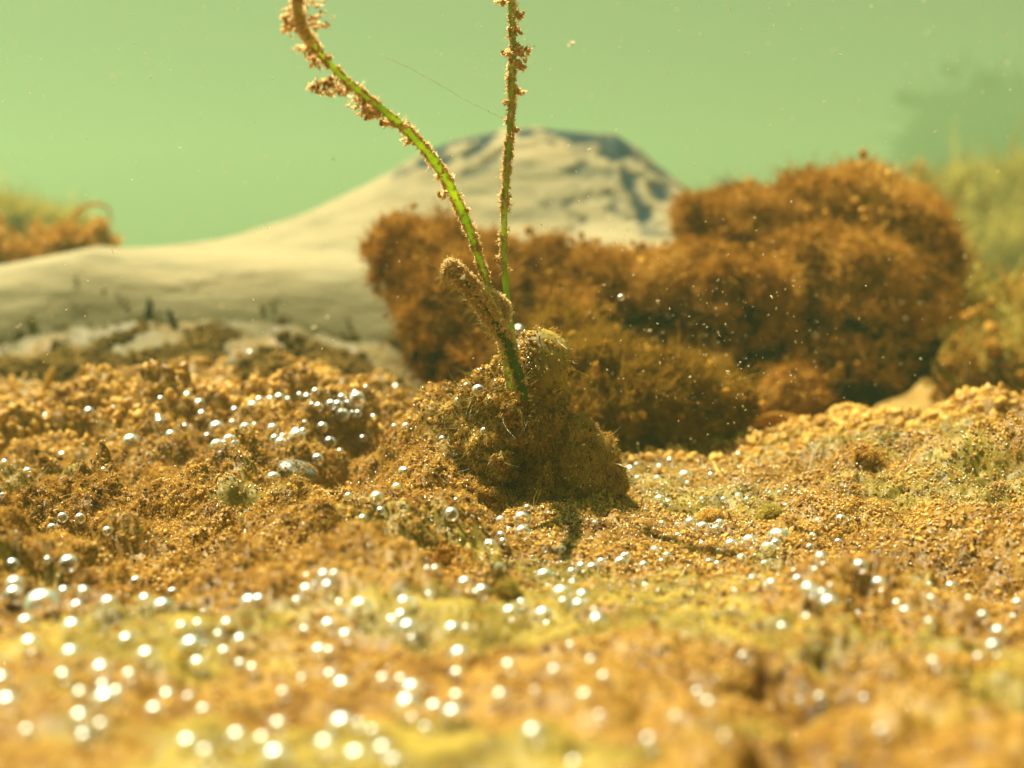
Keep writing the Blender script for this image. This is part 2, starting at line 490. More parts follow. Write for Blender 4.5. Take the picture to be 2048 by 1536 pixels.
def far_ground():
    n = 60
    g = np.linspace(-1, 1, n)
    X, Y = np.meshgrid(g * 1500, 30 + (g + 1) * 750 - 60, indexing='ij')
    X = X.ravel(); Y = Y.ravel()
    z = -1.1 + 0.05 * perlin(np.stack([X, Y, 0 * X], 1) * 0.02, 3)
    idx = np.arange(n * n).reshape(n, n)
    F = np.stack([idx[:-1, :-1].ravel(), idx[1:, :-1].ravel(), idx[1:, 1:].ravel(), idx[:-1, 1:].ravel()], 1)
    o = mesh_np('distant_ground', np.stack([X, Y, z], 1), F, M_GROUND)
    tag(o, 'flat brown lake bed running on into green water', None, None, 'structure')
far_ground()

def bed_hit(px, row):
    d = ray(px, row)
    h = _sub.ray_cast(Vector((0, 0, CAM_Z)), d)
    return (h[0], h[1]) if h[0] is not None else (None, None)

def bed_z(x, y):
    h = _sub.ray_cast(Vector((x, y, 8)), Vector((0, 0, -1)))
    return h[0].z if h[0] is not None else 0.0

# ------------------------------------------------------------------ little pieces that get scattered
def crumb_src(name, mat, seed, sub=ICO2, amp=0.5):
    co, f = sub
    n = fbm(co * 1.9 + seed * 3.7, 3, seed, 0.7)
    c = co * np.clip(0.8 + 2.2 * amp * n[:, None], 0.25, 1.8) * np.array([1.15, 0.9, 0.65], np.float32)
    return mesh_np(name, c, f, mat, smooth=True, link=False)

def ribbons(base, d, length, width, seg=3, bend=0.5, r=None, curl=0.0):
    """thin curved strips. base, d: (n,3); length, width: (n,)"""
    r = r or rng
    n = len(base)
    d = d / (np.linalg.norm(d, axis=1)[:, None] + 1e-9)
    side = np.cross(d, r.normal(size=(n, 3))); side /= (np.linalg.norm(side, axis=1)[:, None] + 1e-9)
    bd = r.normal(size=(n, 3)) * bend
    pts = []
    for k in range(seg + 1):
        t = k / seg
        p = base + d * (length * t)[:, None] + bd * (length * t * t)[:, None] + np.cross(bd, d) * (curl * length * t ** 3)[:, None]
        w = (width * (1 - 0.75 * t))[:, None] * side
        pts.append(p - w); pts.append(p + w)
    co = np.stack(pts, 1)                      # n, 2(seg+1), 3
    m = 2 * (seg + 1)
    q = []
    for k in range(seg):
        q.append([2 * k, 2 * k + 1, 2 * k + 3, 2 * k + 2])
    F = (np.arange(n)[:, None, None] * m + np.array(q)[None]).reshape(-1, 4)
    return co.reshape(-1, 3), F

def tuft_src(name, mat, seed, n=16, L=1.0, w=0.05, crumbs=10):
    """a little branching tuft about one unit high: strands with crumbs caught in them"""
    r = np.random.default_rng(seed)
    d = r.normal(size=(n, 3)); d[:, 2] = np.abs(d[:, 2]) + 0.4
    base = r.normal(size=(n, 3)) * 0.12
    ln = r.uniform(0.5, 1.0, n) * L
    co, F = ribbons(base, d, ln, np.full(n, w), 3, 0.35, r)
    # side branches
    dn = d / np.linalg.norm(d, axis=1)[:, None]
    b2 = (base + dn * (ln * r.uniform(0.3, 0.8, n))[:, None]).repeat(2, 0)
    d2 = dn.repeat(2, 0) + r.normal(size=(2 * n, 3)) * 0.8
    co2, F2 = ribbons(b2, d2, r.uniform(0.2, 0.5, 2 * n) * L, np.full(2 * n, w * 0.7), 2, 0.4, r)
    allc, allf = [co, co2], [F, F2 + len(co)]
    off = len(co) + len(co2)
    tri_c, tri_f = [], []
    ic, jf = ICO1
    tips = np.concatenate([b2, base + dn * ln[:, None]])
    for k in range(crumbs):
        c = tips[r.integers(len(tips))] + r.normal(size=3) * 0.08
        s = r.uniform(0.05, 0.13)
        cc = ic * s * r.uniform(0.6, 1.3, (len(ic), 1)) + c
        # triangles stored as degenerate-free quads is messy; keep them separate
        tri_c.append(cc); tri_f.append(jf + off); off += len(cc)
    co = np.concatenate(allc + tri_c)
    me = bpy.data.meshes.new(name)
    faces = [tuple(q) for q in np.concatenate(allf).tolist()] + [tuple(q) for q in (np.concatenate(tri_f).tolist() if tri_f else [])]
    me.from_pydata(co.tolist(), [], faces)
    me.materials.append(mat)
    me.polygons.foreach_set('use_smooth', np.ones(len(faces), bool))
    return bpy.data.objects.new(name, me)

def scatter(name, pts, rot, scl, idx, sources, parent=None, kind='stuff'):
    """one object: a cloud of points, each drawn as one of the source pieces"""
    n = len(pts)
    me = bpy.data.meshes.new(name)
    me.vertices.add(n)
    off = np.array(p_world(parent)[:]) if False else np.zeros(3)
    me.vertices.foreach_set('co', (np.asarray(pts, np.float32)).ravel())
    a = me.attributes.new('rot', 'FLOAT_VECTOR', 'POINT'); a.data.foreach_set('vector', np.asarray(rot, np.float32).ravel())
    a = me.attributes.new('scl', 'FLOAT', 'POINT'); a.data.foreach_set('value', np.asarray(scl, np.float32))
    a = me.attributes.new('idx', 'INT', 'POINT'); a.data.foreach_set('value', np.asarray(idx, np.int32))
    o = bpy.data.objects.new(name, me); COL.objects.link(o)
    g = bpy.data.node_groups.new(name + '_nodes', 'GeometryNodeTree')
    g.interface.new_socket('Geometry', in_out='INPUT', socket_type='NodeSocketGeometry')
    g.interface.new_socket('Geometry', in_out='OUTPUT', socket_type='NodeSocketGeometry')
    N, L = g.nodes, g.links
    gi = N.new('NodeGroupInput'); go = N.new('NodeGroupOutput')
    iop = N.new('GeometryNodeInstanceOnPoints')
    j = N.new('GeometryNodeGeometryToInstance')
    for s in reversed(sources):
        oi = N.new('GeometryNodeObjectInfo'); oi.inputs['Object'].default_value = s
        oi.inputs['As Instance'].default_value = False
        L.new(oi.outputs['Geometry'], j.inputs[0])
    def attr(nm, ty):
        q = N.new('GeometryNodeInputNamedAttribute'); q.data_type = ty; q.inputs['Name'].default_value = nm
        return q.outputs['Attribute']
    L.new(gi.outputs[0], iop.inputs['Points'])
    L.new(j.outputs[0], iop.inputs['Instance'])
    iop.inputs['Pick Instance'].default_value = True
    L.new(attr('idx', 'INT'), iop.inputs['Instance Index'])
    e2r = N.new('FunctionNodeEulerToRotation')
    L.new(attr('rot', 'FLOAT_VECTOR'), e2r.inputs[0]); L.new(e2r.outputs[0], iop.inputs['Rotation'])
    L.new(attr('scl', 'FLOAT'), iop.inputs['Scale'])
    L.new(iop.outputs[0], go.inputs[0])
    md = o.modifiers.new('scatter', 'NODES'); md.node_group = g
    set_parent(o, parent)
    for s in sources:
        for m in s.data.materials:
            if m.name not in me.materials: me.materials.append(m)
    if kind: o['kind'] = kind
    return o

def eul_from_dir(d, r=rng):
    """euler angles that turn +Z to the directions d, with random spin (returned as XYZ euler)"""
    d = d / (np.linalg.norm(d, axis=1)[:, None] + 1e-9)
    # R = Rz(az) * Ry(polar) : XYZ euler (0, polar, az)
    pol = np.arccos(np.clip(d[:, 2], -1, 1)); az = np.arctan2(d[:, 1], d[:, 0])
    return np.stack([np.zeros_like(pol), pol, az], 1)

SRC_C = [crumb_src('crumb_shape', M_CRUMB, i) for i in range(3)]
SRC_R = [crumb_src('red_crumb_shape', M_CRUMB_RED, 5 + i) for i in range(2)]
SRC_G = [crumb_src('grain_shape', M_GRAIN, 9 + i, ICO1, 0.3) for i in range(2)]
SRC_T = [tuft_src('fuzz_shape', M_CRUMB, 40 + i, 14, 1.0, 0.035, 14) for i in range(3)]
SRC_O = [tuft_src('orange_tuft_shape', M_ORANGE, 50 + i, 22, 1.0, 0.028, 4) for i in range(4)]
SRC_B = [tuft_src('golden_tuft_shape', M_BUSH, 150 + i, 22, 1.0, 0.026, 4) for i in range(3)]
SRC_OC = [crumb_src('orange_crumb_shape', M_ORANGE, 60 + i) for i in range(2)]
M_GLOW = mat_algae('bright_orange_growth', [(0.5, 0.2, 0.03), (0.9, 0.48, 0.09), (1.0, 0.66, 0.2)], 0.6, 0.5, 0.0)
SRC_GL = [tuft_src('bright_tuft_shape', M_GLOW, 170 + i, 16, 1.0, 0.06, 6) for i in range(2)]
M_DET = mat_algae('dark_detritus', [(0.06, 0.035, 0.010), (0.20, 0.115, 0.028), (0.38, 0.23, 0.06)], 1.2, 0.1, 0.0)
SRC_D = [crumb_src('detritus_shape', M_DET, 30 + i) for i in range(2)] + [tuft_src('detritus_tuft_shape', M_DET, 34 + i, 14, 1.0, 0.05, 8) for i in range(2)]
SRC_PC = [tuft_src('peach_flake_shape', M_PEACH, 64 + i, 16, 1.5, 0.42, 0) for i in range(3)] + [tuft_src('peach_fuzz_shape', M_PEACH, 68, 14, 1.3, 0.08, 0)]
SRC_Y = [tuft_src('yellow_tuft_shape', M_YELLOW, 70 + i, 22, 1.0, 0.03, 2) for i in range(3)]
SRC_H = [tuft_src('hair_tuft_shape', M_OLIVE, 80 + i, 12, 1.0, 0.018, 0) for i in range(3)]
SRC_P = [tuft_src('pale_tuft_shape', M_PALE, 90 + i, 12, 1.0, 0.05, 8) for i in range(2)]

# ------------------------------------------------------------------ loose cover on the bed
def scatter_on_bed(name, n, wfun, sources, smin, smax, label, lift=0.3, probs=None, seed=1, up=True):
    r = np.random.default_rng(seed)
    Xc, Yc = BCO[:, 0], BCO[:, 1]
    w = wfun(Xc, Yc)
    w = np.maximum(w, 0); c = np.cumsum(w); c /= c[-1]
    i = np.searchsorted(c, r.random(n))
    i = np.clip(i, 0, len(BCO) - 901 - 2)
    a = r.random((n, 1)); b = r.random((n, 1))
    p = BCO[i] * (1 - a) * (1 - b) + BCO[i + 1] * a * (1 - b) + BCO[i + 900] * (1 - a) * b + BCO[i + 901] * a * b
    ok = np.abs(BCO[i + 1, 1] - BCO[i, 1]) < 0.01
    s = np.exp(r.uniform(math.log(smin), math.log(smax), n))
    p = p[ok]; s = s[ok]; m = len(p)
    p[:, 2] += s * lift
    if up:
        d = r.normal(size=(m, 3)) * 0.5; d[:, 2] = 1
        rot = eul_from_dir(d)
        rot[:, 0] = 0
    else:
        rot = r.uniform(-3.14, 3.14, (m, 3))
    idx = r.choice(len(sources), m, p=probs)
    o = scatter(name, p, rot, s, idx, sources)
    tag(o, label, None, None, 'stuff')
    return o

def w_area(x, y):       # constant per unit area: cell area grows away from the camera
    dy = np.where(y < 7, 0.032, np.where(y < 12.6, 0.0185, np.where(y < 20, 0.05, 0)))
    return dy * (0.5 * y + 1)
def w_focus(x, y):
    clump = 0.35 + np.clip(perlin(np.stack([x, y, 0 * x], 1) * 2.2, 61) * 1.6 + 0.5, 0, 1)
    return w_area(x, y) * np.exp(-((y - 9.2) / 3.0) ** 2) * clump * (0.4 + BR) * (1 - 0.6 * BFILM)
scatter_on_bed('sediment_crumbs', 80000, w_focus, SRC_C + SRC_R, 0.005, 0.021, 'brown sediment crumbs lying all over the lake bed', 0.35,
               [0.26, 0.26, 0.26, 0.11, 0.11], 1, False)
scatter_on_bed('bright_sand_grains', 42000, lambda x, y: w_area(x, y) * np.exp(-((y - 9.6) / 2.6) ** 2), SRC_G, 0.005, 0.013,
               'tiny glinting sand grains strewn over the sediment', 0.9, None, 2, False)
scatter_on_bed('algae_fuzz', 50000, lambda x, y: w_focus(x, y) * BR, SRC_T, 0.015, 0.06, 'short brown algae fuzz growing on the sediment lumps', -0.1, None, 3)
scatter_on_bed('far_sediment_crumbs', 22000, lambda x, y: w_area(x, y) * sstep(11, 13, y) * (1 - sstep(14.5, 16.5, y)), SRC_C + SRC_T[:1], 0.02, 0.07,
               'coarser brown crumbs over the far edge of the shelf', 0.2, None, 4, False)

scatter_on_bed('dark_detritus', 9000, lambda x, y: w_area(x, y) * sstep(14.2, 15.4, y) * (1 - sstep(16.6, 18.8, y)) * (1 - sstep(780, 1000, 1024 + x / y * FPX))
               * np.clip(perlin(np.stack([x * 1.1, y * 0.7, 0 * x], 1), 95) * 2.4 - 0.1, 0, 1), SRC_D, 0.03, 0.11,
               'low brown clumps of detritus on the grey silt beside the log', 0.2, None, 24, False)
def bed_fibres():
    r = np.random.default_rng(15)
    n = 15000
    w = w_area(BCO[:, 0], BCO[:, 1]) * np.exp(-((BCO[:, 1] - 9) / 3.0) ** 2)
    c = np.cumsum(w); c /= c[-1]
    i = np.searchsorted(c, r.random(n)).clip(0, len(BCO) - 1)
    p = BCO[i] + r.normal(size=(n, 3)) * np.array([0.01, 0.01, 0.0]) 
    d = r.normal(size=(n, 3)); d[:, 2] = np.abs(d[:, 2]) * 0.5
    co, F = ribbons(p, d, r.uniform(0.02, 0.11, n), r.uniform(0.0015, 0.0035, n), 3, 0.6, r, 0.8)
    o = mesh_np('algae_fibres', co, F, M_OLIVE)
    tag(o, 'fine pale fibres lying across the sediment', None, None, 'stuff')
    n = 2600
    i = np.searchsorted(c, r.random(n)).clip(0, len(BCO) - 1)
    p = BCO[i] + np.array([0, 0, 0.008])
    d = r.normal(size=(n, 3)); d[:, 2] = np.abs(d[:, 2]) * 0.3
    co, F = ribbons(p, d, r.uniform(0.02, 0.06, n), r.uniform(0.006, 0.016, n), 2, 0.3, r)
    o = mesh_np('leaf_litter', co, F, M_CRUMB_RED)
    tag(o, 'small reddish flakes of dead leaf in the sediment', None, None, 'stuff')
bed_fibres()

# ------------------------------------------------------------------ blob bodies
def blob(ells, voxel, relax=4):
    """union of ellipsoids, skinned and relaxed: (c, r) lists -> verts, faces, normals"""
    bm_co, bm_f, off = [], [], 0
    co, f = ICO3
    for c, r in ells:
        bm_co.append(co * np.array(r, np.float32) + np.array(c, np.float32)); bm_f.append(f + off); off += len(co)
    o = mesh_np('tmp_body', np.concatenate(bm_co), np.concatenate(bm_f), [])
    md = o.modifiers.new('r', 'REMESH'); md.mode = 'VOXEL'; md.voxel_size = voxel
    sm = o.modifiers.new('s', 'SMOOTH'); sm.iterations = relax; sm.factor = 0.5
    dg = bpy.context.evaluated_depsgraph_get()
    ev = o.evaluated_get(dg); me = ev.to_mesh()
    n = len(me.vertices)
    V = np.empty(n * 3, np.float32); me.vertices.foreach_get('co', V); V = V.reshape(-1, 3)
    Nn = np.empty(n * 3, np.float32); me.vertex_normals.foreach_get('vector', Nn); Nn = Nn.reshape(-1, 3)
    polys = [tuple(p.vertices) for p in me.polygons]
    F = np.array([p if len(p) == 4 else (*p, p[-1]) for p in polys if len(p) == 4], np.int32)
    ev.to_mesh_clear()
    d = o.data
    bpy.data.objects.remove(o); bpy.data.meshes.remove(d)
    return V, F, Nn

def pick_surface(V, F, N, n, r, bias=None):
    a = V[F[:, 0]]; b = V[F[:, 1]]; c = V[F[:, 2]]
    ar = np.linalg.norm(np.cross(b - a, c - a), axis=1)
    if bias is not None: ar = ar * bias((a + c) / 2, N[F[:, 0]])
    cu = np.cumsum(ar); cu /= cu[-1]
    i = np.searchsorted(cu, r.random(n)).clip(0, len(F) - 1)
    u, v = r.random((n, 1)), r.random((n, 1))
    p = V[F[i, 0]] * (1 - u) * (1 - v) + V[F[i, 1]] * u * (1 - v) + V[F[i, 2]] * u * v + V[F[i, 3]] * (1 - u) * v
    return p, N[F[i, 0]]

def E(px, row, y, rx, rz, ry=None):
    """an ellipsoid seen at a pixel, at distance y; radii in photograph pixels at that distance"""
    k = y / FPX
    p = at(px, row, y)
    return ((p.x, p.y, p.z), (rx * k, (ry if ry else (rx + rz) / 2) * k, rz * k))

def algae_mass(name, label, ells, y, n_tuft, n_crumb, tuft_s, src, src_c, core_mat, seed, group=None, cat='algae', amp=0.5, voxel=None, fluff='algae_fluff', reach=0.65, shrink=0.16, lowdark=0.0):
    r = np.random.default_rng(seed)
    base = np.mean([e[0] for e in ells], 0)
    root = empty(name, (base[0], base[1], min(e[0][2] - e[1][2] for e in ells)))
    tag(root, label, cat, group)
    V, F, N = blob(ells, voxel or y * 0.0075, 3)
    size = np.mean([e[1][0] for e in ells])
    nz = 0.45 + fbm(V / size * 1.6, 4, seed, 0.62)
    V2 = V - N * (shrink * size) + N * (amp * size * ((nz - 0.25) * 1.5 + 0.4 * fbm(V / size * 4.5, 3, seed + 3, 0.6)))[:, None]
    mesh_np('algae_core', V2, F, core_mat, root)
    z0_, z1_ = V2[:, 2].min(), V2[:, 2].max()
    top = lambda c, n: (0.03 + 1.3 * np.clip(n[:, 2] + 0.02, 0, 1) ** 1.4) * (1 - lowdark * (1 - sstep(z0_ + 0.34 * (z1_ - z0_), z0_ + 0.68 * (z1_ - z0_), c[:, 2])))  # bright fluff thinned low and underneath, baring the core's painted shade
    p, nn = pick_surface(V2, F, N, n_tuft, r, top)
    dens = fbm(p / size * 2.2, 3, seed + 7)
    keep = dens > (-0.12 if not lowdark else -0.02)
    p, nn = p[keep], nn[keep]; m = len(p)
    p = p + nn * (r.random((m, 1)) ** 1.3 * size * reach * np.clip(dens[keep] * 1.3 + 0.35, 0, 1.2)[:, None])
    d = nn + r.normal(size=(m, 3)) * 0.6; d[:, 2] += 0.5
    s = r.uniform(*tuft_s, m) * np.where(r.random(m) < 0.035, 1.6, 0.92)
    allp, rot, scl, idx = [p], [eul_from_dir(d)], [s], [r.integers(0, len(src), m)]
    if n_crumb:
        p, nn = pick_surface(V2, F, N, n_crumb, r, top)
        p = p + nn * (np.abs(r.normal(size=(n_crumb, 1))) * size * reach * 0.4)
        allp.append(p); rot.append(r.uniform(-3, 3, (n_crumb, 3))); scl.append(r.uniform(tuft_s[0] * 0.15, tuft_s[1] * 0.28, n_crumb))
        idx.append(len(src) + r.integers(0, len(src_c), n_crumb))
    scatter(fluff, np.concatenate(allp), np.concatenate(rot), np.concatenate(scl), np.concatenate(idx), src + src_c, root)
    return root

# ------------------------------------------------------------------ sunken log
def build_log():
    nx, nt = 520, 260
    Ys = 23.5
    xs = np.linspace(-13, 4.8, nx)
    # silhouette rows read along the log
    pxs = np.array([-600, 0, 150, 300, 450, 600, 700, 780, 850, 930, 1000, 1060, 1180, 1230, 1270, 1340, 1400, 1480, 1600, 1900, 2300])
    rows = np.array([560, 545, 530, 502, 478, 432, 388, 345, 302, 276, 262, 256, 264, 268, 292, 350, 402, 440, 470, 520, 560])
    pxx = 1024 + xs / Ys * FPX
    row = np.interp(pxx, pxs, rows)
    ztop = CAM_Z + Ys * (558 - row) / FPX
    ztop = ztop * (1 - sstep(2.9, 4.4, xs)) - 1.3 * sstep(2.9, 4.4, xs)
    sh = np.minimum(ztop, 2.15 + 0.15 * np.sin(xs * 0.5))        # height of the shoulder of the trunk
    t = np.linspace(0, 1, nt)
    X, T = np.meshgrid(xs, t, indexing='ij')
    ZT = np.repeat(ztop[:, None], nt, 1); SH = np.repeat(sh[:, None], nt, 1)
    # profile: foot, flank, shoulder, saddle, crest, back
    z0 = -1.0
    a = np.clip(T / 0.5, 0, 1)            # flank
    b = np.clip((T - 0.5) / 0.3, 0, 1)    # shoulder to the crest
    c = np.clip((T - 0.8) / 0.2, 0, 1)    # behind
    Y = 18.6 + 2.0 * (1 - np.cos(a * math.pi / 2)) ** 1.3 + b * 3.1 + c * 3.0
    Z = z0 + (SH - z0) * np.sin(a * math.pi / 2) + (ZT - SH) * sstep(0, 1, b) - c * c * (ZT + 1.5)
    P = np.stack([X.ravel(), Y.ravel(), Z.ravel()], 1)
    Q = P * np.array([0.55, 1.0, 1.2])
    n = fbm(Q, 5, 3, 0.55)
    wood = 0.055 * n + 0.008 * np.sin(P[:, 2] * 11 + 6 * perlin(Q * 0.7, 8))
    P[:, 1] -= wood; P[:, 2] += 0.7 * wood
    # dark bark left in curving bands round the knot, and the knot's eye
    pr = 1024 + P[:, 0] / P[:, 1] * FPX; rr = 558 - (P[:, 2] - CAM_Z) / P[:, 1] * FPX
    dark = np.zeros(len(P))
    def band(pts, w, s=1.0):
        nonlocal dark
        pts = np.array(pts, float)
        best = np.full(len(P), 1e9)
        for q0, q1 in zip(pts[:-1], pts[1:]):
            dv = q1 - q0; L2 = (dv ** 2).sum()
            tt = np.clip(((pr - q0[0]) * dv[0] + (rr - q0[1]) * dv[1]) / L2, 0, 1)
            best = np.minimum(best, np.hypot(pr - q0[0] - tt * dv[0], rr - q0[1] - tt * dv[1]))
        dark = np.maximum(dark, s * (1 - sstep(w * 0.2, w * 1.5, best + 14 * perlin(P * 2.5, 12) + 8 * perlin(P * 6, 13))))
    band([(860, 300), (920, 285), (970, 280)], 10)
    band([(850, 330), (910, 320), (955, 300), (985, 270)], 13)
    band([(800, 350), (850, 345), (900, 335)], 7, 0.6)
    band([(930, 345), (975, 330), (1000, 310)], 8, 0.6)
    band([(1030, 262), (1080, 268), (1150, 272)], 9)
    band([(1150, 275), (1200, 280), (1250, 300)], 20)
    band([(1200, 300), (1245, 330), (1262, 380), (1285, 430)], 15)
    band([(1230, 290), (1290, 330), (1330, 350)], 12, 0.8)
    band([(1315, 380), (1320, 388)], 20)
    band([(1270, 420), (1300, 460), (1350, 475)], 12, 0.6)
    band([(1180, 340), (1220, 350)], 10, 0.5)
    blot = sstep(-0.05, 0.45, fbm(P * np.array([1.6, 1, 2.6]), 5, 15, 0.65)) * sstep(1000, 1120, pr) * (1 - sstep(440, 500, rr)) * 0.85
    blot2 = sstep(0.1, 0.6, fbm(P * np.array([1.0, 1, 2.0]), 5, 19, 0.65)) * 0.22
    dark = np.maximum(dark, np.maximum(blot, blot2))
    P[:, 1] += dark * 0.07; P[:, 2] -= dark * 0.03
    idx = np.arange(nx * nt).reshape(nx, nt)
    F = np.stack([idx[:-1, :-1].ravel(), idx[1:, :-1].ravel(), idx[1:, 1:].ravel(), idx[:-1, 1:].ravel()], 1)
    root = empty('sunken_log', (0, 21, -0.8))
    tag(root, 'pale weathered sunken log with a dark barked knot, lying behind the weed', 'log')
    mesh_np('trunk', P, F, M_LOG, root, attrs={'dark': dark, 'silt': (1 - sstep(1.1, 2.05, P[:, 2] + 0.25 * perlin(P * 0.9, 33))) * (1 - sstep(900, 1100, pr) * 0.5)})  # second mask: duller tone, growing down the flank
    return P.reshape(nx, nt, 3), F, root
LOGP, LOGF, log_root = build_log()
_log = BVHTree.FromPolygons([tuple(v) for v in LOGP.reshape(-1, 3).tolist()], LOGF.tolist())
def log_hit(px, row):
    h = _log.ray_cast(Vector((0, 0, CAM_Z)), ray(px, row))
    return h[0]

# detritus caught on the lower flank of the log
def log_litter():
    r = np.random.default_rng(77)
    pts, scl = [], []
    while len(pts) < 1500:
        px = r.uniform(-150, 1000); row = 740 - abs(r.normal()) * 70
        if perlin(np.array([[px / 70, row / 28, 0.5]]), 5)[0] + 0.35 * perlin(np.array([[px / 30, row / 18, 0.5]]), 6)[0] < -0.02 + (770 - row) / 330 + r.normal() * 0.22: continue
        h = log_hit(px, row)
        if h is None: continue
        pts.append(h[:]); scl.append(r.uniform(0.015, 0.045))
    pts = np.array(pts); n = len(pts)
    pts[:, 1] -= r.random(n) * 0.08
    d = r.normal(size=(n, 3)); d[:, 1] -= 1; d[:, 2] += 1
    o = scatter('brown_detritus', pts, r.uniform(-3, 3, (n, 3)), scl, r.choice(6, n, p=[.25, .2, .2, .15, .1, .1]), SRC_D + SRC_D[:2])
    tag(o, 'dark brown fluffy detritus caught along the foot of the sunken log', None, None, 'stuff')
log_litter()

# ------------------------------------------------------------------ brown algae masses
algae_mass('brown_algae_tuft', 'orange brown algae tuft in front of the log, behind the leaning short leaf',
    [E(765, 500, 15.5, 22, 34), E(790, 545, 15.5, 30, 45), E(850, 545, 15.5, 50, 50), E(900, 630, 15.3, 90, 90), E(940, 710, 15, 85, 75), E(880, 690, 15, 62, 70), E(960, 560, 16, 60, 50), E(895, 500, 15.6, 25, 25)],
    15.5, 9000, 1800, (0.08, 0.30), SRC_O, SRC_OC, M_CORE_SHADE, 1, 'brown algae masses in front of the log', lowdark=0.5)
algae_mass('brown_algae_tuft', 'long low bank of orange brown algae joining the mound to the large mass',
    [E(1070, 600, 16.5, 90, 60), E(1160, 610, 16.5, 90, 55), E(1280, 612, 16.5, 110, 62), E(1390, 590, 16.3, 100, 48), E(1480, 625, 16, 90, 55), E(1110, 680, 16, 80, 60), E(1520, 700, 16, 50, 60), E(1330, 740, 17.2, 170, 75), E(1560, 800, 17.2, 90, 60)],  # wide low lobes added as shade-dark fill for the gap below the bank
    16.5, 12000, 2200, (0.08, 0.30), SRC_O, SRC_OC, M_CORE_SHADE, 2, 'brown algae masses in front of the log', lowdark=0.93)
algae_mass('brown_algae_tuft', 'large rounded mass of rust brown algae, tallest and dark below',
    [E(1600, 462, 17.5, 80, 52), E(1710, 450, 17.5, 85, 55), E(1795, 540, 17.5, 75, 95), E(1780, 660, 17.2, 85, 130), E(1680, 620, 17, 120, 110), E(1640, 760, 16.8, 130, 90), E(1590, 560, 17.2, 100, 60)],
    17.5, 15000, 2600, (0.08, 0.34), SRC_O, SRC_OC, M_CORE_SHADE, 3, 'brown algae masses in front of the log', amp=0.32, shrink=0.08, lowdark=0.9)
algae_mass('brown_algae_tuft', 'upright lobe of brown algae beside the dark eye of the log knot',
    [E(1415, 465, 17, 45, 50), E(1440, 510, 17, 60, 50), E(1500, 465, 17.2, 60, 50)],
    17, 3400, 600, (0.08, 0.28), SRC_O, SRC_OC, M_CORE_SHADE, 4, 'brown algae masses in front of the log')
algae_mass('brown_algae_tuft', 'feathery orange algae bush just behind the mound lobe',
    [E(1200, 850, 12.6, 90, 70), E(1300, 830, 12.8, 110, 80), E(1400, 850, 13, 80, 60), E(1200, 770, 12.8, 70, 50), E(1150, 720, 13.2, 60, 50)],
    12.8, 13000, 1800, (0.06, 0.22), SRC_B, SRC_OC, M_BUSH, 5, 'brown algae masses in front of the log')
algae_mass('brown_algae_tuft', 'small orange algae tuft at the foot of the large mass',
    [E(1580, 800, 15, 32, 42), E(1550, 835, 15, 30, 22)],
    15, 1100, 300, (0.08, 0.24), SRC_O, SRC_OC, M_ORANGE, 6, 'brown algae masses in front of the log')
algae_mass('brown_algae_tuft', 'small pale tuft rising before the dark hollow beside the curls',
    [E(1435, 765, 14.2, 24, 34), E(1410, 795, 14.2, 24, 20)],
    14.2, 900, 200, (0.06, 0.18), SRC_B, SRC_OC, M_BUSH, 16, 'brown algae masses in front of the log')
# far left growth on the log
algae_mass('orange_algae_tuft', 'blurred orange algae hump at the far end of the log',
    [E(20, 535, 22.6, 66, 20), E(-80, 530, 22.6, 90, 28)], 22.6, 900, 400, (0.10, 0.30), SRC_GL, SRC_OC, M_GLOW, 7, 'orange growths on the far end of the log', shrink=0.4, reach=1.2)
algae_mass('orange_algae_tuft', 'blurred bright orange tuft standing beside the curled frond',
    [E(125, 490, 22.6, 28, 26), E(160, 512, 22.6, 35, 14)], 22.6, 600, 300, (0.08, 0.26), SRC_GL, SRC_OC, M_GLOW, 8, 'orange growths on the far end of the log', shrink=0.4, reach=1.2)
algae_mass('orange_algae_tuft', 'blurred slim upright orange tuft with frayed top on the log',
    [E(205, 475, 22.4, 11, 38), E(225, 510, 22.4, 18, 10)], 22.4, 400, 200, (0.06, 0.22), SRC_GL, SRC_OC, M_GLOW, 9, 'orange growths on the far end of the log', shrink=0.4, reach=1.2)
algae_mass('yellow_algae_hump', 'blurred pale yellow algae hump behind the orange hump',
    [E(20, 480, 48, 75, 32), E(110, 500, 48, 60, 22)], 48, 900, 300, (0.35, 1.0), SRC_Y, SRC_OC, M_YELLOW, 10)
# yellow weed on the right
algae_mass('yellow_water_weed', 'tall faded yellow weed cloud behind the large brown mass',
    [E(1960, 530, 62, 90, 100), E(2040, 570, 62, 100, 120), E(1890, 470, 64, 50, 40), E(1960, 640, 60, 90, 110)],
    62, 5000, 800, (0.5, 2.4), SRC_Y, SRC_OC, M_YELLOW, 11, cat='water weed', shrink=0.95, reach=2.2)
algae_mass('ochre_water_weed', 'ochre tangle of weed on the bed beside the large brown mass',
    [E(1960, 740, 19, 80, 60), E(2050, 700, 20, 90, 70), E(1900, 640, 19.5, 35, 25), E(2030, 780, 18.5, 110, 35)],
    19, 3800, 1500, (0.15, 0.6), SRC_Y + SRC_O[:2], SRC_OC, M_YELLOW, 12, cat='water weed', shrink=0.7, reach=1.5)
algae_mass('distant_weed_mass', 'dim dark green mass far off in the murky water',
    [E(1960, 340, 260, 70, 40), E(2040, 370, 260, 80, 70), E(1990, 430, 260, 60, 60)], 260, 900, 0, (4, 12), [tuft_src('far_tuft_shape', M_FAR, 99)], SRC_OC, M_FAR, 13, cat='water weed', reach=0.9)

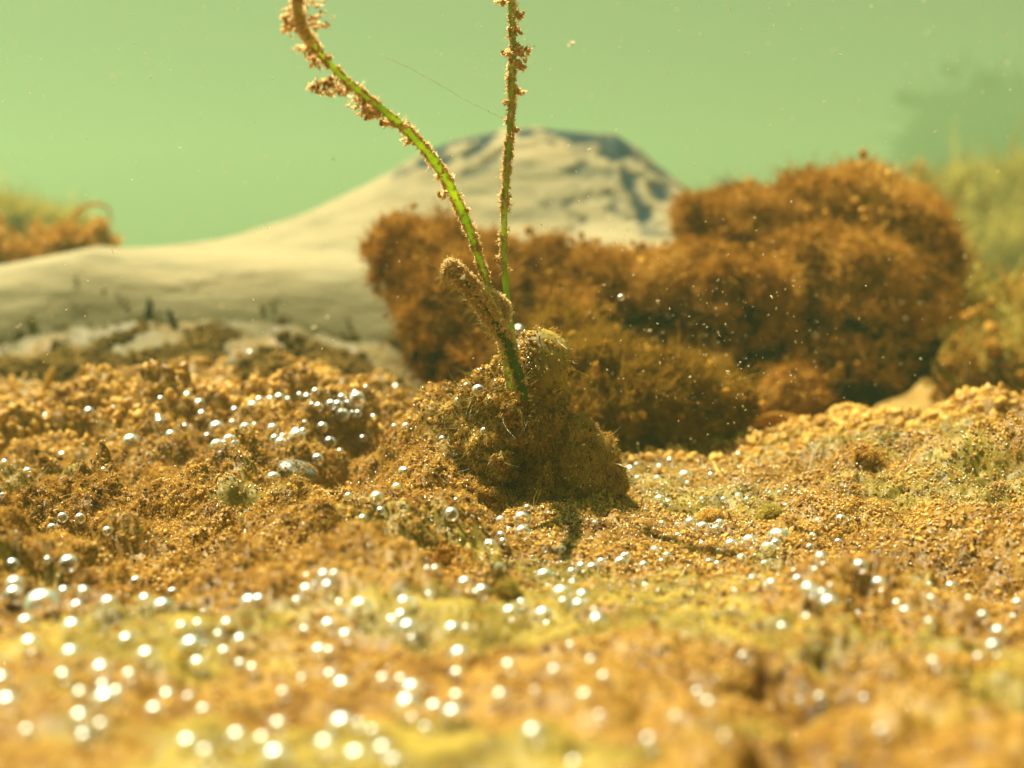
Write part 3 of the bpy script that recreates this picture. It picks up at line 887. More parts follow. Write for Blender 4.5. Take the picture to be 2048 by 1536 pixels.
# ------------------------------------------------------------------ strands and fronds drawn as swept tubes
def catmull(pts, n):
    P = [np.array(p, float) for p in pts]
    P = [2 * P[0] - P[1]] + P + [2 * P[-1] - P[-2]]
    out = []
    m = len(P) - 3
    for i in range(m):
        a, b, c, d = P[i:i + 4]
        k = max(2, int(n / m))
        for j in range(k):
            t = j / k
            out.append(0.5 * (2 * b + (c - a) * t + (2 * a - 5 * b + 4 * c - d) * t * t + (3 * b - a - 3 * c + d) * t ** 3))
    out.append(P[-2])
    return np.array(out)

def sweep(path, wfun, tfun, twist=None, ns=10, ref=(0, -1, 0)):
    """closed flattened tube along a path: half width wfun(t), half thickness tfun(t)"""
    n = len(path)
    T = np.gradient(path, axis=0); T /= np.linalg.norm(T, axis=1)[:, None]
    co, uv = [], []
    for i in range(n):
        t = i / (n - 1)
        f = np.array(ref, float); f -= T[i] * f.dot(T[i]); f /= np.linalg.norm(f)
        s = np.cross(T[i], f)
        if twist is not None:
            a = twist(t); s, f = s * math.cos(a) + f * math.sin(a), f * math.cos(a) - s * math.sin(a)
        w, h = wfun(t), tfun(t)
        for k in range(ns):
            a = 2 * math.pi * k / ns
            c = math.cos(a)
            co.append(path[i] + s * (w * c) + f * (h * math.sin(a) + 0.35 * w * c * c))
            uv.append((c * 0.5 + 0.5, t * 20))
    idx = np.arange(n * ns).reshape(n, ns)
    nxt = np.roll(idx, -1, axis=1)
    F = np.stack([idx[:-1].ravel(), nxt[:-1].ravel(), nxt[1:].ravel(), idx[1:].ravel()], 1)
    co = list(co)
    caps = []
    for r_ in (0, n - 1):
        ring = list(idx[r_])
        co.append(np.mean([co[q] for q in ring], 0)); uv.append((0.5, 0)); c_ = len(co) - 1
        for k in range(0, ns, 2):
            a_, b_, c2 = ring[k], ring[(k + 1) % ns], ring[(k + 2) % ns]
            caps.append((c_, c2, b_, a_) if r_ == 0 else (c_, a_, b_, c2))
    F = np.concatenate([F, np.array(caps)])
    return np.array(co), F, np.array(uv)

def PX(lst):
    return [at(*p)[:] for p in lst]

# ------------------------------------------------------------------ the mound the plant grows from
def build_mound():
    root = empty('algae_mound', (0.1, 9.3, 0.0))
    tag(root, 'fuzzy olive brown mound with domed top, the green plant rooted in it', 'mound')
    r = np.random.default_rng(21)
    ells = [E(1076, 728, 9.35, 68, 72, 66), E(1090, 790, 9.35, 47, 60, 52), E(1075, 860, 9.35, 62, 80, 70), E(1030, 800, 9.35, 50, 70, 55), E(1015, 740, 9.38, 34, 48, 36),
            E(985, 790, 9.45, 45, 55, 50), E(950, 800, 9.6, 34, 42, 44), E(925, 830, 9.7, 48, 44, 60), E(985, 880, 9.5, 66, 70, 60), E(1050, 950, 9.3, 78, 80, 70), E(900, 880, 10.0, 40, 40, 50),
            E(1010, 1000, 9.4, 80, 50, 70), E(1105, 1005, 9.3, 70, 42, 60), E(1105, 890, 9.35, 40, 60, 40)]
    V, F, N = blob(ells, 0.020, 3)
    rt = sstep(-0.05, 0.2, V[:, 0])
    low = 1 - sstep(0.3, 0.7, V[:, 2])
    dome = sstep(0.80, 1.0, V[:, 2]) * rt
    amp = 0.13 * (1 - 0.85 * rt) + 0.04 * low
    lum = amp * (fbm(V * 3.4, 3, 5, 0.55, billow=True) - 0.2) + 0.045 * (1 - 0.8 * dome) * (fbm(V * 10, 3, 9, 0.6, billow=True) - 0.2)
    # drooping strands on the shaded front
    lum += 0.03 * (1 - dome) * rt * perlin(V * np.array([14, 14, 2.5]), 14)
    V = V + N * lum[:, None]
    hol = np.exp(-((V[:, 0] - 0.10) / 0.12) ** 2 - ((V[:, 2] - 0.30) / 0.18) ** 2) * (V[:, 1] < 9.35)
    hol += 0.9 * np.exp(-((V[:, 0] + 0.08) / 0.12) ** 2 - ((V[:, 2] - 0.12) / 0.12) ** 2) * (V[:, 1] < 9.35)
    V[:, 1] += 0.42 * hol
    film = np.clip(1.0 * dome + 0.5 * rt * (0.5 + perlin(V * 3, 77)), 0, 1)
    mesh_np('mound_body', V, F, M_GROUND, root, attrs={'film': film, 'pale': 0.12 * dome})
    # curtain-like lobe on the right with a bright rim
    l_e = [E(1160, 925, 9.3, 50, 82, 34), E(1190, 935, 9.3, 52, 80, 30), E(1155, 868, 9.3, 36, 44, 30), E(1212, 975, 9.3, 44, 72, 28), E(1235, 1025, 9.3, 42, 36, 36)]
    LV, LF, LN = blob(l_e, 0.02, 6)
    LV = LV + LN * (0.02 * fbm(LV * 9, 3, 31, 0.6))[:, None]
    mesh_np('algae_lobe', LV, LF, mat_algae('lobe_film', [(0.34, 0.16, 0.012), (0.70, 0.42, 0.03), (0.90, 0.64, 0.06)], 1.4, 0.6, 0.06, bump=0.4), root)
    AV = np.concatenate([V, LV]); AF = np.concatenate([F, LF + len(V)]); AN = np.concatenate([N, LN])
    # crumbs stuck all over the left flank and front, few on the dome
    def bias(c, n):
        left = 1 - sstep(-0.1, 0.2, c[:, 0])
        return 0.03 + 1.2 * left + 0.15 * (c[:, 2] < 0.4)
    p, nn = pick_surface(AV, AF, AN, 22000, r, bias)
    s = np.exp(r.uniform(math.log(0.005), math.log(0.020), len(p)))
    scatter('sediment_crumbs', p + nn * (s * 0.4)[:, None], r.uniform(-3, 3, (len(p), 3)), s, r.choice(7, len(p), p=[.22, .22, .22, .08, .08, .09, .09]), SRC_C + SRC_R + SRC_G, root)
    p, nn = pick_surface(AV, AF, AN, 3000, r, lambda c, n: 1 - 0.85 * sstep(0.7, 0.9, c[:, 2]) * (c[:, 0] > 0))
    d = nn + r.normal(size=nn.shape) * 0.5; d[:, 2] += 0.15
    scatter('algae_fuzz', p, eul_from_dir(d), r.uniform(0.02, 0.055, len(p)), r.integers(0, 6, len(p)), SRC_H + SRC_T, root)
    # matted strands drooping down the shaded front
    p, nn = pick_surface(AV, AF, AN, 4200, r, lambda c, n: (n[:, 1] < -0.1) * (0.2 + (c[:, 2] < 0.85)))
    d = nn * 0.35 + r.normal(size=nn.shape) * 0.4; d[:, 2] -= 0.9
    co, Fh = ribbons(p, d, r.uniform(0.04, 0.14, len(p)), r.uniform(0.002, 0.005, len(p)), 4, 0.4, r, 0.6)
    o = mesh_np('matted_strands', co, Fh, M_CLUMP, root); o['kind'] = 'stuff'
    # long loose hairs
    p, nn = pick_surface(AV, AF, AN, 2200, r, lambda c, n: 0.15 + 2 * (c[:, 0] < -0.05))
    co, Fh = ribbons(p, nn + r.normal(size=nn.shape) * 0.4, r.uniform(0.04, 0.12, len(p)), r.uniform(0.0014, 0.0026, len(p)), 4, 0.4, r, 0.8)
    o = mesh_np('long_hairs', co, Fh, M_OLIVE, root); o['kind'] = 'stuff'
    return V, F, LV, LF
MV, MF, LV_, LF_ = build_mound()
_mound = BVHTree.FromPolygons([tuple(v) for v in np.concatenate([MV, LV_]).tolist()], np.concatenate([MF, LF_ + len(MV)]).tolist())

# ------------------------------------------------------------------ the plant
def build_plant():
    root = empty('water_plant', tuple(at(1020, 760, 9.2)))
    tag(root, 'young green water plant with two long ribbon leaves coated in brown algae', 'water plant')
    r = np.random.default_rng(8)
    k = 9.1 / FPX
    def leaf(name, pts, w, thick, mat, n=120, twist=None, ref=(0, -1, 0), crust=None, fuzz=0, hair=0, csize=(0.006, 0.03), side_bias=None):
        path = catmull(PX(pts), n)
        co, F, uv = sweep(path, w, thick, twist, ref=ref)
        # small unevenness of the margins
        co = co + (0.004 * perlin(co * 22, 3))[:, None] * np.array([1, 0.3, 0])
        o = mesh_np('leaf', co, F, mat, root, uv=uv)
        ns = 10
        m = len(path)
        def spots(cnt, dens):
            out, nr = [], []
            while len(out) < cnt:
                i = r.integers(0, m - 1); t = i / (m - 1)
                a = r.uniform(0, 2 * math.pi)
                a = a + 0.35 * math.sin(2 * a) * -1 if r.random() < 0.5 else (0 if r.random() < 0.5 else math.pi) + r.normal() * 0.35
                if r.random() > dens(t, path[i], a): continue
                kk = int(round(a / (2 * math.pi) * ns)) % ns
                f = r.random()
                q = co[i * ns + kk] * (1 - f) + co[(i + 1) * ns + kk] * f
                c = path[i]
                out.append(q); nr.append(q - c)
            return np.array(out), np.array(nr)
        if crust:
            p, nn = spots(crust[0], crust[1])
            s = np.exp(r.uniform(math.log(csize[0]), math.log(csize[1]), len(p)))
            nd = nn / (np.linalg.norm(nn, axis=1)[:, None] + 1e-6)
            p = p + nd * (s * 0.3)[:, None] * r.uniform(0, 2.0, (len(p), 1))
            scatter('algae_crust', p, r.uniform(-3, 3, (len(p), 3)), s, r.choice(6, len(p), p=[.2, .2, .2, .15, .1, .15]), SRC_PC[:3] + SRC_PC[1:3] + SRC_G[:1], o)
        if fuzz:
            p, nn = spots(fuzz, crust[1])
            d = nn / (np.linalg.norm(nn, axis=1)[:, None] + 1e-6) + r.normal(size=nn.shape) * 0.6
            scatter('algae_fuzz', p, eul_from_dir(d), r.uniform(0.012, 0.035, len(p)), r.integers(0, 3, len(p)), SRC_PC[3:] + SRC_H[:2], o)
        if hair:
            p, nn = spots(hair, lambda t, c, a: 0.25 + 0.75 * (math.cos(a) < 0))
            d = nn / (np.linalg.norm(nn, axis=1)[:, None] + 1e-6) + r.normal(size=nn.shape) * 0.45
            c2, F2 = ribbons(p, d, r.uniform(0.03, 0.10, len(p)), r.uniform(0.0014, 0.0026, len(p)), 4, 0.35, r, 0.8)
            h = mesh_np('fine_hairs', c2, F2, M_OLIVE, o); h['kind'] = 'stuff'
        return o, path
    # A: long leaf arching to the left, nearer at its tip
    A = [(1035, 760, 9.2), (1015, 690, 9.2), (1000, 640, 9.25), (984, 590, 9.25), (962, 525, 9.2), (940, 460, 9.1), (907, 385, 8.9), (868, 320, 8.7), (818, 265, 8.5), (760, 215, 8.35), (700, 168, 8.2),
         (650, 118, 8.05), (618, 78, 7.9), (600, 38, 7.75), (592, -20, 7.65), (600, -110, 7.6)]
    wA = lambda t: k * (4.2 + 1.4 * t + 5.0 * math.sin(min(1, t / 0.75) * math.pi) ** 2 * (t > 0.15) * min(1, (t - .15) * 5) * 0.95)
    def dA(t, c, a):
        x = 0.12 + 0.4 * (perlin(np.array([[t * 22, a, 1.0]]), 3)[0] > 0.02) + (0.5 if t > 0.78 else 0) + (0.3 if abs(math.cos(a)) > 0.8 else 0)
        if 0.5 < t < 0.76 and abs(math.cos(a)) < 0.85: x *= 0.15
        return x
    oA, pA = leaf('leaf', A, wA, lambda t: 0.009, M_LEAF, 170, lambda t: 0.5 - 0.7 * t, crust=(1300, dA), fuzz=300, csize=(0.004, 0.016))
    oA['label'] = 'long leaf arching over to one side, brightest green where it bends'
    # B: the upright leaf
    B = [(1045, 790, 9.15), (1030, 700, 9.15), (1020, 640, 9.12), (1012, 570, 9.1), (1008, 500, 9.1), (1010, 420, 9.1), (1014, 350, 9.1), (1020, 270, 9.05), (1024, 180, 9.05), (1027, 90, 9.0), (1023, 0, 9.0), (1018, -100, 9.0)]
    wB = lambda t: k * (6.4 - 0.7 * math.sin(t * 3) + 0.8 * t)
    def dB(t, c, a):
        left = math.cos(a) < 0
        x = 0.06 + (0.42 if t > 0.45 else 0.05) * (perlin(np.array([[t * 26, 2.0 + (3 if left else 0), 1.0]]), 5)[0] > -0.15)
        if left and t > 0.3: x += 0.3
        if not left and t > 0.55: x += 0.4
        if t < 0.3: x *= 0.35
        return x
    oB, pB = leaf('leaf', B, wB, lambda t: 0.010, M_LEAF, 150, lambda t: 0.9 * t - 0.2, crust=(800, dB), fuzz=220, csize=(0.004, 0.015))
    oB['label'] = 'straight upright leaf, clean green at its base'
    # C: the short crusted leaf
    C = [(1050, 800, 9.02), (1035, 740, 9.0), (1018, 690, 8.98), (990, 640, 8.95), (962, 600, 8.92), (932, 562, 8.9), (905, 537, 8.9), (893, 528, 8.9)]
    wC = lambda t: k * (10 + 2.5 * math.sin(t * 3.1)) * (1 if t < 0.9 else max(0.25, (1 - t) / 0.1 * 0.75 + 0.25))
    dC = lambda t, c, a: 0.03 if t < 0.30 else (0.3 if t < 0.42 else 1.0)
    oC, pC = leaf('leaf', C, wC, lambda t: 0.02, M_LEAF_D, 110, lambda t: 0.3, crust=(4500, dC), fuzz=500, hair=700, csize=(0.005, 0.020))
    oC['label'] = 'short blunt leaf thickly coated in furry brown algae'
    # D: flap hanging off C, E: stub at the base
    D = [(958, 588, 9.0), (985, 600, 9.0), (1003, 606, 9.02), (1010, 625, 9.02), (1004, 650, 9.0)]
    oD, _ = leaf('leaf', D, lambda t: k * (9 - 5 * t), lambda t: 0.012, M_LEAF_D, 40, None, crust=(1500, lambda t, c, a: 1.0), fuzz=260, csize=(0.005, 0.018))
    oD['label'] = 'torn crusted flap bridging the two long leaves'
    Ee = [(1024, 780, 9.1), (1016, 740, 9.08), (1006, 700, 9.08), (998, 668, 9.1)]
    oE, _ = leaf('leaf', Ee, lambda t: k * (9 - 5 * t), lambda t: 0.01, M_LEAF, 40, None, crust=(200, lambda t, c, a: 0.5), csize=(0.005, 0.012))
    oE['label'] = 'short bare green stub at the plant base'
    # hanging orange clumps of algae on leaf A
    def clumps(leafobj, spots, name):
        P_, R_, S_, I_ = [], [], [], []
        for (px, row, y, rx, n) in spots:
            c = np.array(at(px, row, y)[:])
            n = max(8, int(n * 0.5))
            q = c + r.normal(size=(n, 3)) * np.array([rx, rx * 0.8, rx * 0.7]) * k * 0.55
            P_.append(q); R_.append(r.uniform(-3, 3, (n, 3))); S_.append(np.exp(r.uniform(math.log(0.006), math.log(0.022), n))); I_.append(r.choice(5, n, p=[.25, .25, .2, .15, .15]))
        o = scatter(name, np.concatenate(P_), np.concatenate(R_), np.concatenate(S_), np.concatenate(I_), SRC_PC + SRC_OC[:1], leafobj)
    clumps(oA, [(598, 60, 7.85, 22, 80), (590, 20, 7.75, 20, 60), (625, 15, 7.75, 24, 40), (612, 100, 7.95, 14, 60), (632, 122, 8.05, 12, 50), (585, 40, 7.8, 16, 70), (628, 45, 7.8, 20, 40),
                (662, 165, 8.15, 13, 50), (640, 172, 8.15, 12, 40), (628, 176, 8.15, 8, 25), (676, 180, 8.2, 11, 60), (690, 178, 8.2, 8, 30), (716, 205, 8.3, 13, 80), (735, 220, 8.35, 14, 90), (750, 228, 8.38, 10, 50),
                (770, 245, 8.45, 9, 40), (812, 250, 8.45, 8, 30), (815, 282, 8.6, 8, 30), (888, 392, 8.9, 8, 20), (955, 495, 9.15, 7, 16)], 'algae_clumps')
    clumps(oB, [(1038, 30, 9, 9, 50), (1041, 100, 9, 11, 80), (1040, 130, 9, 11, 80), (1014, 105, 9, 9, 40), (1036, 185, 9.05, 8, 40), (1003, 5, 9, 8, 20), (1034, 60, 9, 8, 40), (1014, 205, 9.05, 7, 30), (1030, 260, 9.05, 6, 26),
                (1000, 480, 9.1, 7, 30), (998, 520, 9.1, 6, 26)], 'algae_clumps')
build_plant()

# ------------------------------------------------------------------ bubbles
B_TXT = """104 1060 11;215 1063 8;25 1131 18;137 1128 24;95 1122 7;30 1172 18;28 1192 18;85 1214 28;128 1186 13;168 1185 16;272 1164 14;290 1202 16;346 1186 9;218 1213 12;326 1219 16;155 1218 12;
52 1254 15;146 1258 15;60 1295 17;253 1283 11;500 1208 16;364 1257 12;396 1249 13;454 1249 12;437 1273 13;481 1284 13;383 1294 18;408 1295 9;449 1308 13;142 1313 15;294 1316 18;396 1336 14;481 1330 11;506 1341 11;
203 1349 16;259 1354 17;127 1357 13;161 1392 12;206 1379 12;234 1390 17;212 1411 20;16 1415 17;161 1442 19;203 1458 15;335 1397 14;377 1398 13;310 1425 15;408 1423 13;377 1493 22;475 1483 20;2 1366 13;54 1464 13;
168 1477 13;411 1509 15;613 1153 6;648 1153 14;670 1151 10;627 1169 6;613 1183 13;656 1175 14;855 1139 8;871 1139 8;966 1122 4;979 1124 5;980 1097 12;999 1137 10;1002 1074 11;1006 1084 8;930 1172 14;
965 1183 14;952 1188 8;858 1191 8;593 1203 8;518 1203 13;809 1210 13;825 1210 11;680 1211 8;721 1221 16;702 1229 11;803 1233 9;784 1243 12;1020 1232 12;658 1260 15;817 1264 14;906 1262 16;933 1260 9;692 1276 20;
610 1262 10;639 1309 15;659 1305 11;919 1314 16;914 1351 14;1018 1338 12;604 1362 12;661 1355 12;686 1377 15;767 1365 15;803 1363 12;825 1385 14;567 1390 14;914 1396 14;816 1423 16;870 1419 14;1002 1398 13;
908 1434 14;852 1460 13;558 1458 20;686 1458 18;718 1453 12;651 1499 20;714 1518 22;553 1521 19;768 1506 17;790 1525 18;526 1483 15;746 1468 12;1045 1068 15;1125 1099 9;1250 1116 8;1310 1101 9;1356 1074 7;
1334 1115 11;1323 1124 8;1203 1126 11;1185 1137 14;1163 1137 9;1144 1148 14;1242 1129 10;1288 1135 11;1146 1167 10;1090 1161 14;1124 1188 14;1127 1207 8;1166 1197 11;1158 1216 14;1043 1208 13;1189 1221 9;
1087 1234 12;1195 1243 15;1290 1173 9;1404 1088 9;1438 1105 9;1419 1124 9;1435 1132 8;1462 1093 13;1499 1090 15;1483 1118 13;1505 1158 10;1470 1184 8;1533 1173 9;1530 1129 11;1141 1295 10;1182 1325 9;
1109 1346 11;1209 1357 10;1171 1396 15;1396 1390 12;1418 1411 14;1353 1436 12;1068 1471 17;1451 1477 12;1299 1487 14;1150 1532 16;1487 1316 8;1201 1434 11;1071 1385 11;1555 1074 13;1552 1091 10;1625 1074 8;
1677 1085 10;1620 1097 8;1642 1121 9;1631 1143 10;1588 1143 6;1544 1172 12;1596 1162 11;1618 1180 15;1629 1189 12;1645 1192 13;1659 1208 16;1661 1172 6;1720 1137 11;1758 1169 17;1795 1210 11;1811 1227 12;
1863 1199 9;1902 1175 11;1859 1170 6;1938 1202 8;2036 1210 14;2027 1235 11;1966 1238 12;1859 1246 12;1716 1229 9;1614 1237 9;1566 1259 10;1998 1268 12;1988 1302 14;1958 1319 9;1868 1328 10;1640 1400 13;
1601 1404 8;1729 1401 8;1764 1468 9;1261 940 7;1273 930 5;1275 959 6;1319 937 7;1340 924 7;1315 959 11;1370 957 14;1422 951 7;1319 1001 13;1337 1007 7;1404 1000 5;1380 1009 5;1447 1001 8;1477 995 9;
1494 1000 6;1540 987 5;1559 987 6;1572 982 5;1572 1012 8;1636 1044 9;1682 1041 8;1477 910 6;1381 1050 12;1406 1059 11;1440 1049 8;1432 1060 11;1324 1047 6;1354 1050 6;1564 1076 12;1536 1096 12;322 801 7;
375 796 8;399 809 8;317 836 6;319 844 8;404 832 9;370 856 6;342 872 11;470 822 8;502 809 8;506 815 11;519 801 7;541 802 7;559 799 8;576 799 6;599 790 6;614 795 7;631 785 6;637 814 8;624 810 5;710 787 7;
684 797 8;695 807 6;714 800 12;725 807 7;732 777 6;662 810 8;675 811 8;685 832 12;705 830 8;716 828 7;465 847 6;434 860 10;414 872 7;491 860 9;510 851 6;546 860 9;459 882 11;470 890 11;435 896 9;550 880 12;
566 874 9;562 890 12;592 865 7;594 877 11;606 864 9;609 846 8;645 857 12;660 887 15;635 920 9;616 944 9;547 959 10;697 995 9;754 996 12;794 980 11;762 1022 9;726 1039 9;726 880 7;680 904 5;747 835 6;789 856 6;
812 857 8;808 945 9;10 928 8;55 946 8;207 940 8;5 991 7;125 914 7;178 824 8;199 824 6;227 818 8;125 1038 12;160 1040 10;262 888 13;92 835 6;1002 1042 12;1045 1043 14;1055 1018 8;1098 1028 8;1190 1046 8;
1018 1059 6;903 1029 12;912 1002 5;811 942 8"""
MOUND_B = [(969, 863, 11), (917, 806, 11), (885, 882, 8), (957, 783, 12), (933, 772, 6), (959, 736, 5), (1038, 661, 9), (1041, 698, 7), (792, 778, 6)]
BUB = [tuple(float(v) for v in t.split()) for t in B_TXT.replace('\n', '').split(';') if t.strip()]
ORD = ['first', 'second', 'third', 'fourth', 'fifth', 'sixth', 'seventh', 'eighth', 'ninth', 'tenth', 'eleventh', 'twelfth', 'thirteenth', 'fourteenth', 'fifteenth', 'sixteenth',
       'seventeenth', 'eighteenth', 'nineteenth', 'twentieth', 'twenty-first', 'twenty-second', 'twenty-third', 'twenty-fourth', 'twenty-fifth', 'twenty-sixth', 'twenty-seventh', 'twenty-eighth']
def zone(px, row):
    if 980 < px < 1210 and 1005 < row < 1088: return 'in the dark hollow under the mound'
    if row < 830 and px < 900: return 'on the far sunlit ridge before the log'
    if row < 875 and px < 900: return 'on the ridge slope above the pebble'
    if row < 930 and px < 900: return 'on the slope right above the pebble hollow' if px > 500 else 'on the far brown lumps'
    if row < 1070 and px < 470: return 'among the dark brown lumps'
    if row < 1070 and px < 980: return 'between the grey pebble and the mound'
    if row < 1015 and px >= 1200: return 'on the yellow film beside the mound lobe'
    if row < 1080 and px >= 1200: return 'in the band just below the yellow film'
    cols = ['at the frame edge', 'below the brown lumps', 'below the pebble', 'below the mound foot', 'below the mound lobe', 'below the yellow film', 'before the sandy right bank', 'at the right frame edge']
    if row < 1145: return 'in the first row ' + cols[min(7, int(px / 256))]
    if row < 1200: return 'in the second row ' + cols[min(7, int(px / 256))]
    if row < 1290: return 'in the third row ' + cols[min(7, int(px / 256))]
    if row < 1400: return 'in the blurred band ' + cols[min(7, int(px / 256))]
    return 'nearest and most blurred, ' + cols[min(7, int(px / 256))]
def build_bubbles():
    co, f = ICO4
    base = mesh_np('gas_bubble', co, f, M_BUBBLE, link=False)
    me = base.data
    bpy.data.objects.remove(base)
    r = np.random.default_rng(2)
    zones = {}
    for px, row, rad in BUB:
        zones.setdefault(zone(px, row), []).append((px, row, rad, 0))
    for b in MOUND_B: zones.setdefault('stuck to the fuzzy mound', []).append((*b, 1))
    placed = 0
    for z, lst in zones.items():
        lst.sort()
        for i, (px, row, rad, onm) in enumerate(lst):
            d = ray(px, row + rad * 0.5)
            o0 = Vector((0, 0, CAM_Z))
            h = _sub.ray_cast(o0, d); q = h[0]
            hm = _mound.ray_cast(o0, d)[0]
            if onm and hm is not None: q = hm
            elif hm is not None and q is not None and hm.y < q.y: q = hm
            if q is None: continue
            y = q.y
            if y > 16: y = 14.5
            R = r.choice([r.uniform(0.65, 0.9), r.uniform(0.85, 1.15), r.uniform(1.0, 1.4)], p=[.3, .5, .2]) * rad * (1.25 if row < 985 and px < 900 or row > 1180 else 1.12) * y / FPX
            p = at(px, row, max(2.8, q.y if q.y <= 16 else 14.5) - R * 0.75)
            o = bpy.data.objects.new('gas_bubble', me)
            o.location = p + Vector((0, 0, R * r.uniform(-0.1, 0.3)))
            sq = r.uniform(0.92, 1.0)
            o.scale = (R, R, R * sq)
            o.rotation_euler = (r.uniform(-.3, .3), r.uniform(-.3, .3), r.uniform(0, 6))
            COL.objects.link(o)
            size = 'tiny' if rad <= 6 else 'small' if rad <= 9 else 'round' if rad <= 14 else 'large'
            how = 'only' if len(lst) == 1 else ORD[min(i, 27)]
            tail = 'bubble' if len(lst) == 1 else 'bubble from the left'
            tag(o, f'{size} gas bubble {z}, {how}' + ('' if len(lst) == 1 else ' from the left'), 'bubble', 'gas bubbles ' + z)
            placed += 1
    print('bubbles', placed, {k: len(v) for k, v in zones.items()})
build_bubbles()

# ------------------------------------------------------------------ the pebble
def build_pebble():
    c = at(594, 950, 10.3)
    co, f = ICO4
    R = 38 * 10.3 / FPX
    v = co * np.array([1.15, 0.9, 0.62]) * R
    v = v * (1 + 0.06 * perlin(v * 6, 3) + 0.02 * perlin(v * 20, 4))[:, None]
    o = mesh_np('pebble', v, f, M_PEBBLE)
    o.location = (c.x, c.y, c.z + 0.02); o.rotation_euler = (0.3, 0.25, 0.4)
    tag(o, 'smooth mottled grey pebble half buried in brown sediment', 'pebble')
    r = np.random.default_rng(9)
    n = 700
    d = r.normal(size=(n, 3)); d /= np.linalg.norm(d, axis=1)[:, None]
    d = d[(d[:, 2] > -0.2) & (perlin(d * 2.2, 8) > -0.1)]
    p = d * np.array([1.17, 0.92, 0.64]) * R
    h = scatter('silt_specks', p, r.uniform(-3, 3, (len(p), 3)), r.uniform(0.003, 0.011, len(p)), r.integers(0, 3, len(p)), SRC_C)
    h.parent = o
build_pebble()

# ------------------------------------------------------------------ strands, curls, twigs
def strand(name, pts, w, mat, label, cat, n=40, group=None, th=None):
    path = catmull(PX(pts), n)
    path = path + 0.012 * np.stack([perlin(path * 5, 1), perlin(path * 5, 2), perlin(path * 5, 3)], 1)
    co, F, uv = sweep(path, lambda t: w * (1 - 0.6 * t), lambda t: (th or w * 0.7) * (1 - 0.6 * t), ns=8)
    o = mesh_np(name, co, F, mat, uv=uv)
    tag(o, label, cat, group)
    return o
strand('curled_frond', [(150, 470, 24), (150, 430, 24), (180, 410, 24), (215, 415, 24), (222, 445, 24)], 0.05, M_GLOW, 'blurred pale curled frond arching over the log', 'frond')
strand('algae_strand', [(1165, 645, 13), (1180, 628, 13), (1190, 610, 13), (1188, 600, 13)], 0.025, M_ORANGE, 'short pink brown strand standing above the low algae bank', 'strand')
strand('algae_curl', [(1300, 680, 13.2), (1318, 682, 13.2), (1322, 700, 13.2), (1308, 706, 13.2), (1302, 694, 13.2)], 0.022, M_PALE, 'small pale curl of algae before the dark gap', 'algae curl', group='pale curls before the dark gap')
strand('algae_curl', [(1318, 715, 13.2), (1340, 712, 13.2), (1347, 728, 13.2), (1330, 742, 13.2), (1310, 735, 13.2)], 0.03, M_PALE, 'larger pale curl of algae below the small curl', 'algae curl', group='pale curls before the dark gap')
strand('twig', [(350, 700, 18.6), (352, 670, 18.6), (345, 640, 18.6), (338, 620, 18.6)], 0.07, M_CORE_SHADE, 'blurred upright brown sprig at the foot of the log', 'twig')
strand('twig', [(295, 640, 19), (300, 610, 19), (298, 596, 19)], 0.06, M_CORE_SHADE, 'faint brown sprig upon the grey log flank', 'twig')
strand('twig', [(85, 800, 15.2), (95, 770, 15.2), (105, 745, 15.2), (108, 735, 15.2)], 0.06, M_CRUMB, 'short yellow brown sprig on the far ridge', 'twig')
strand('twig', [(1835, 700, 17), (1860, 745, 17), (1890, 785, 16.5)], 0.05, M_PALE, 'thin ochre stem slanting down beside the large brown mass', 'twig')
strand('twig', [(1930, 790, 17.5), (1870, 720, 17.5), (1905, 660, 17.5), (1980, 620, 17.8)], 0.05, M_YELLOW, 'curved ochre stem arching behind the slanting stem', 'twig')
strand('twig', [(1428, 925, 10.9), (1442, 955, 10.7), (1455, 985, 10.5)], 0.016, M_CRUMB, 'thin golden stalk lying over the yellow film', 'twig')
strand('twig', [(1500, 850, 14.2), (1560, 830, 14.2), (1620, 850, 14), (1680, 880, 13.8)], 0.045, M_ORANGE, 'long reddish root lying at the foot of the large mass', 'twig')
strand('twig', [(75, 905, 11.5), (100, 915, 11.4), (125, 919, 11.3)], 0.03, M_CORE_SHADE, 'dark blurred twig lying on the far brown lumps', 'twig')
strand('pink_thread', [(1562, 1160, 7.9), (1570, 1140, 7.9), (1566, 1118, 7.9)], 0.004, M_CRUMB_RED, 'fine pink thread standing in the bubbles below the film', 'thread')
strand('pink_thread', [(1728, 1080, 8.6), (1715, 1045, 8.6), (1712, 1010, 8.6)], 0.004, M_CRUMB_RED, 'fine red thread standing on the sandy bank', 'thread')
# branches that reach out of the faded weed
for i, (pts, lb) in enumerate([([(1880, 420, 56), (1850, 370, 56), (1820, 330, 56)], 'faded yellow weed branch reaching up beside the brown mass'),
                               ([(1900, 420, 56), (1915, 370, 56), (1945, 345, 56)], 'faded yellow weed branch forking toward the dim mass'),
                               ([(1960, 420, 56), (1975, 400, 56), (1965, 385, 56)], 'short faded yellow weed branch, lowest of three'),
                               ]):
    strand('weed_branch', pts, 0.45, M_YELLOW, lb, 'weed branch', group='branches of the faded yellow weed')
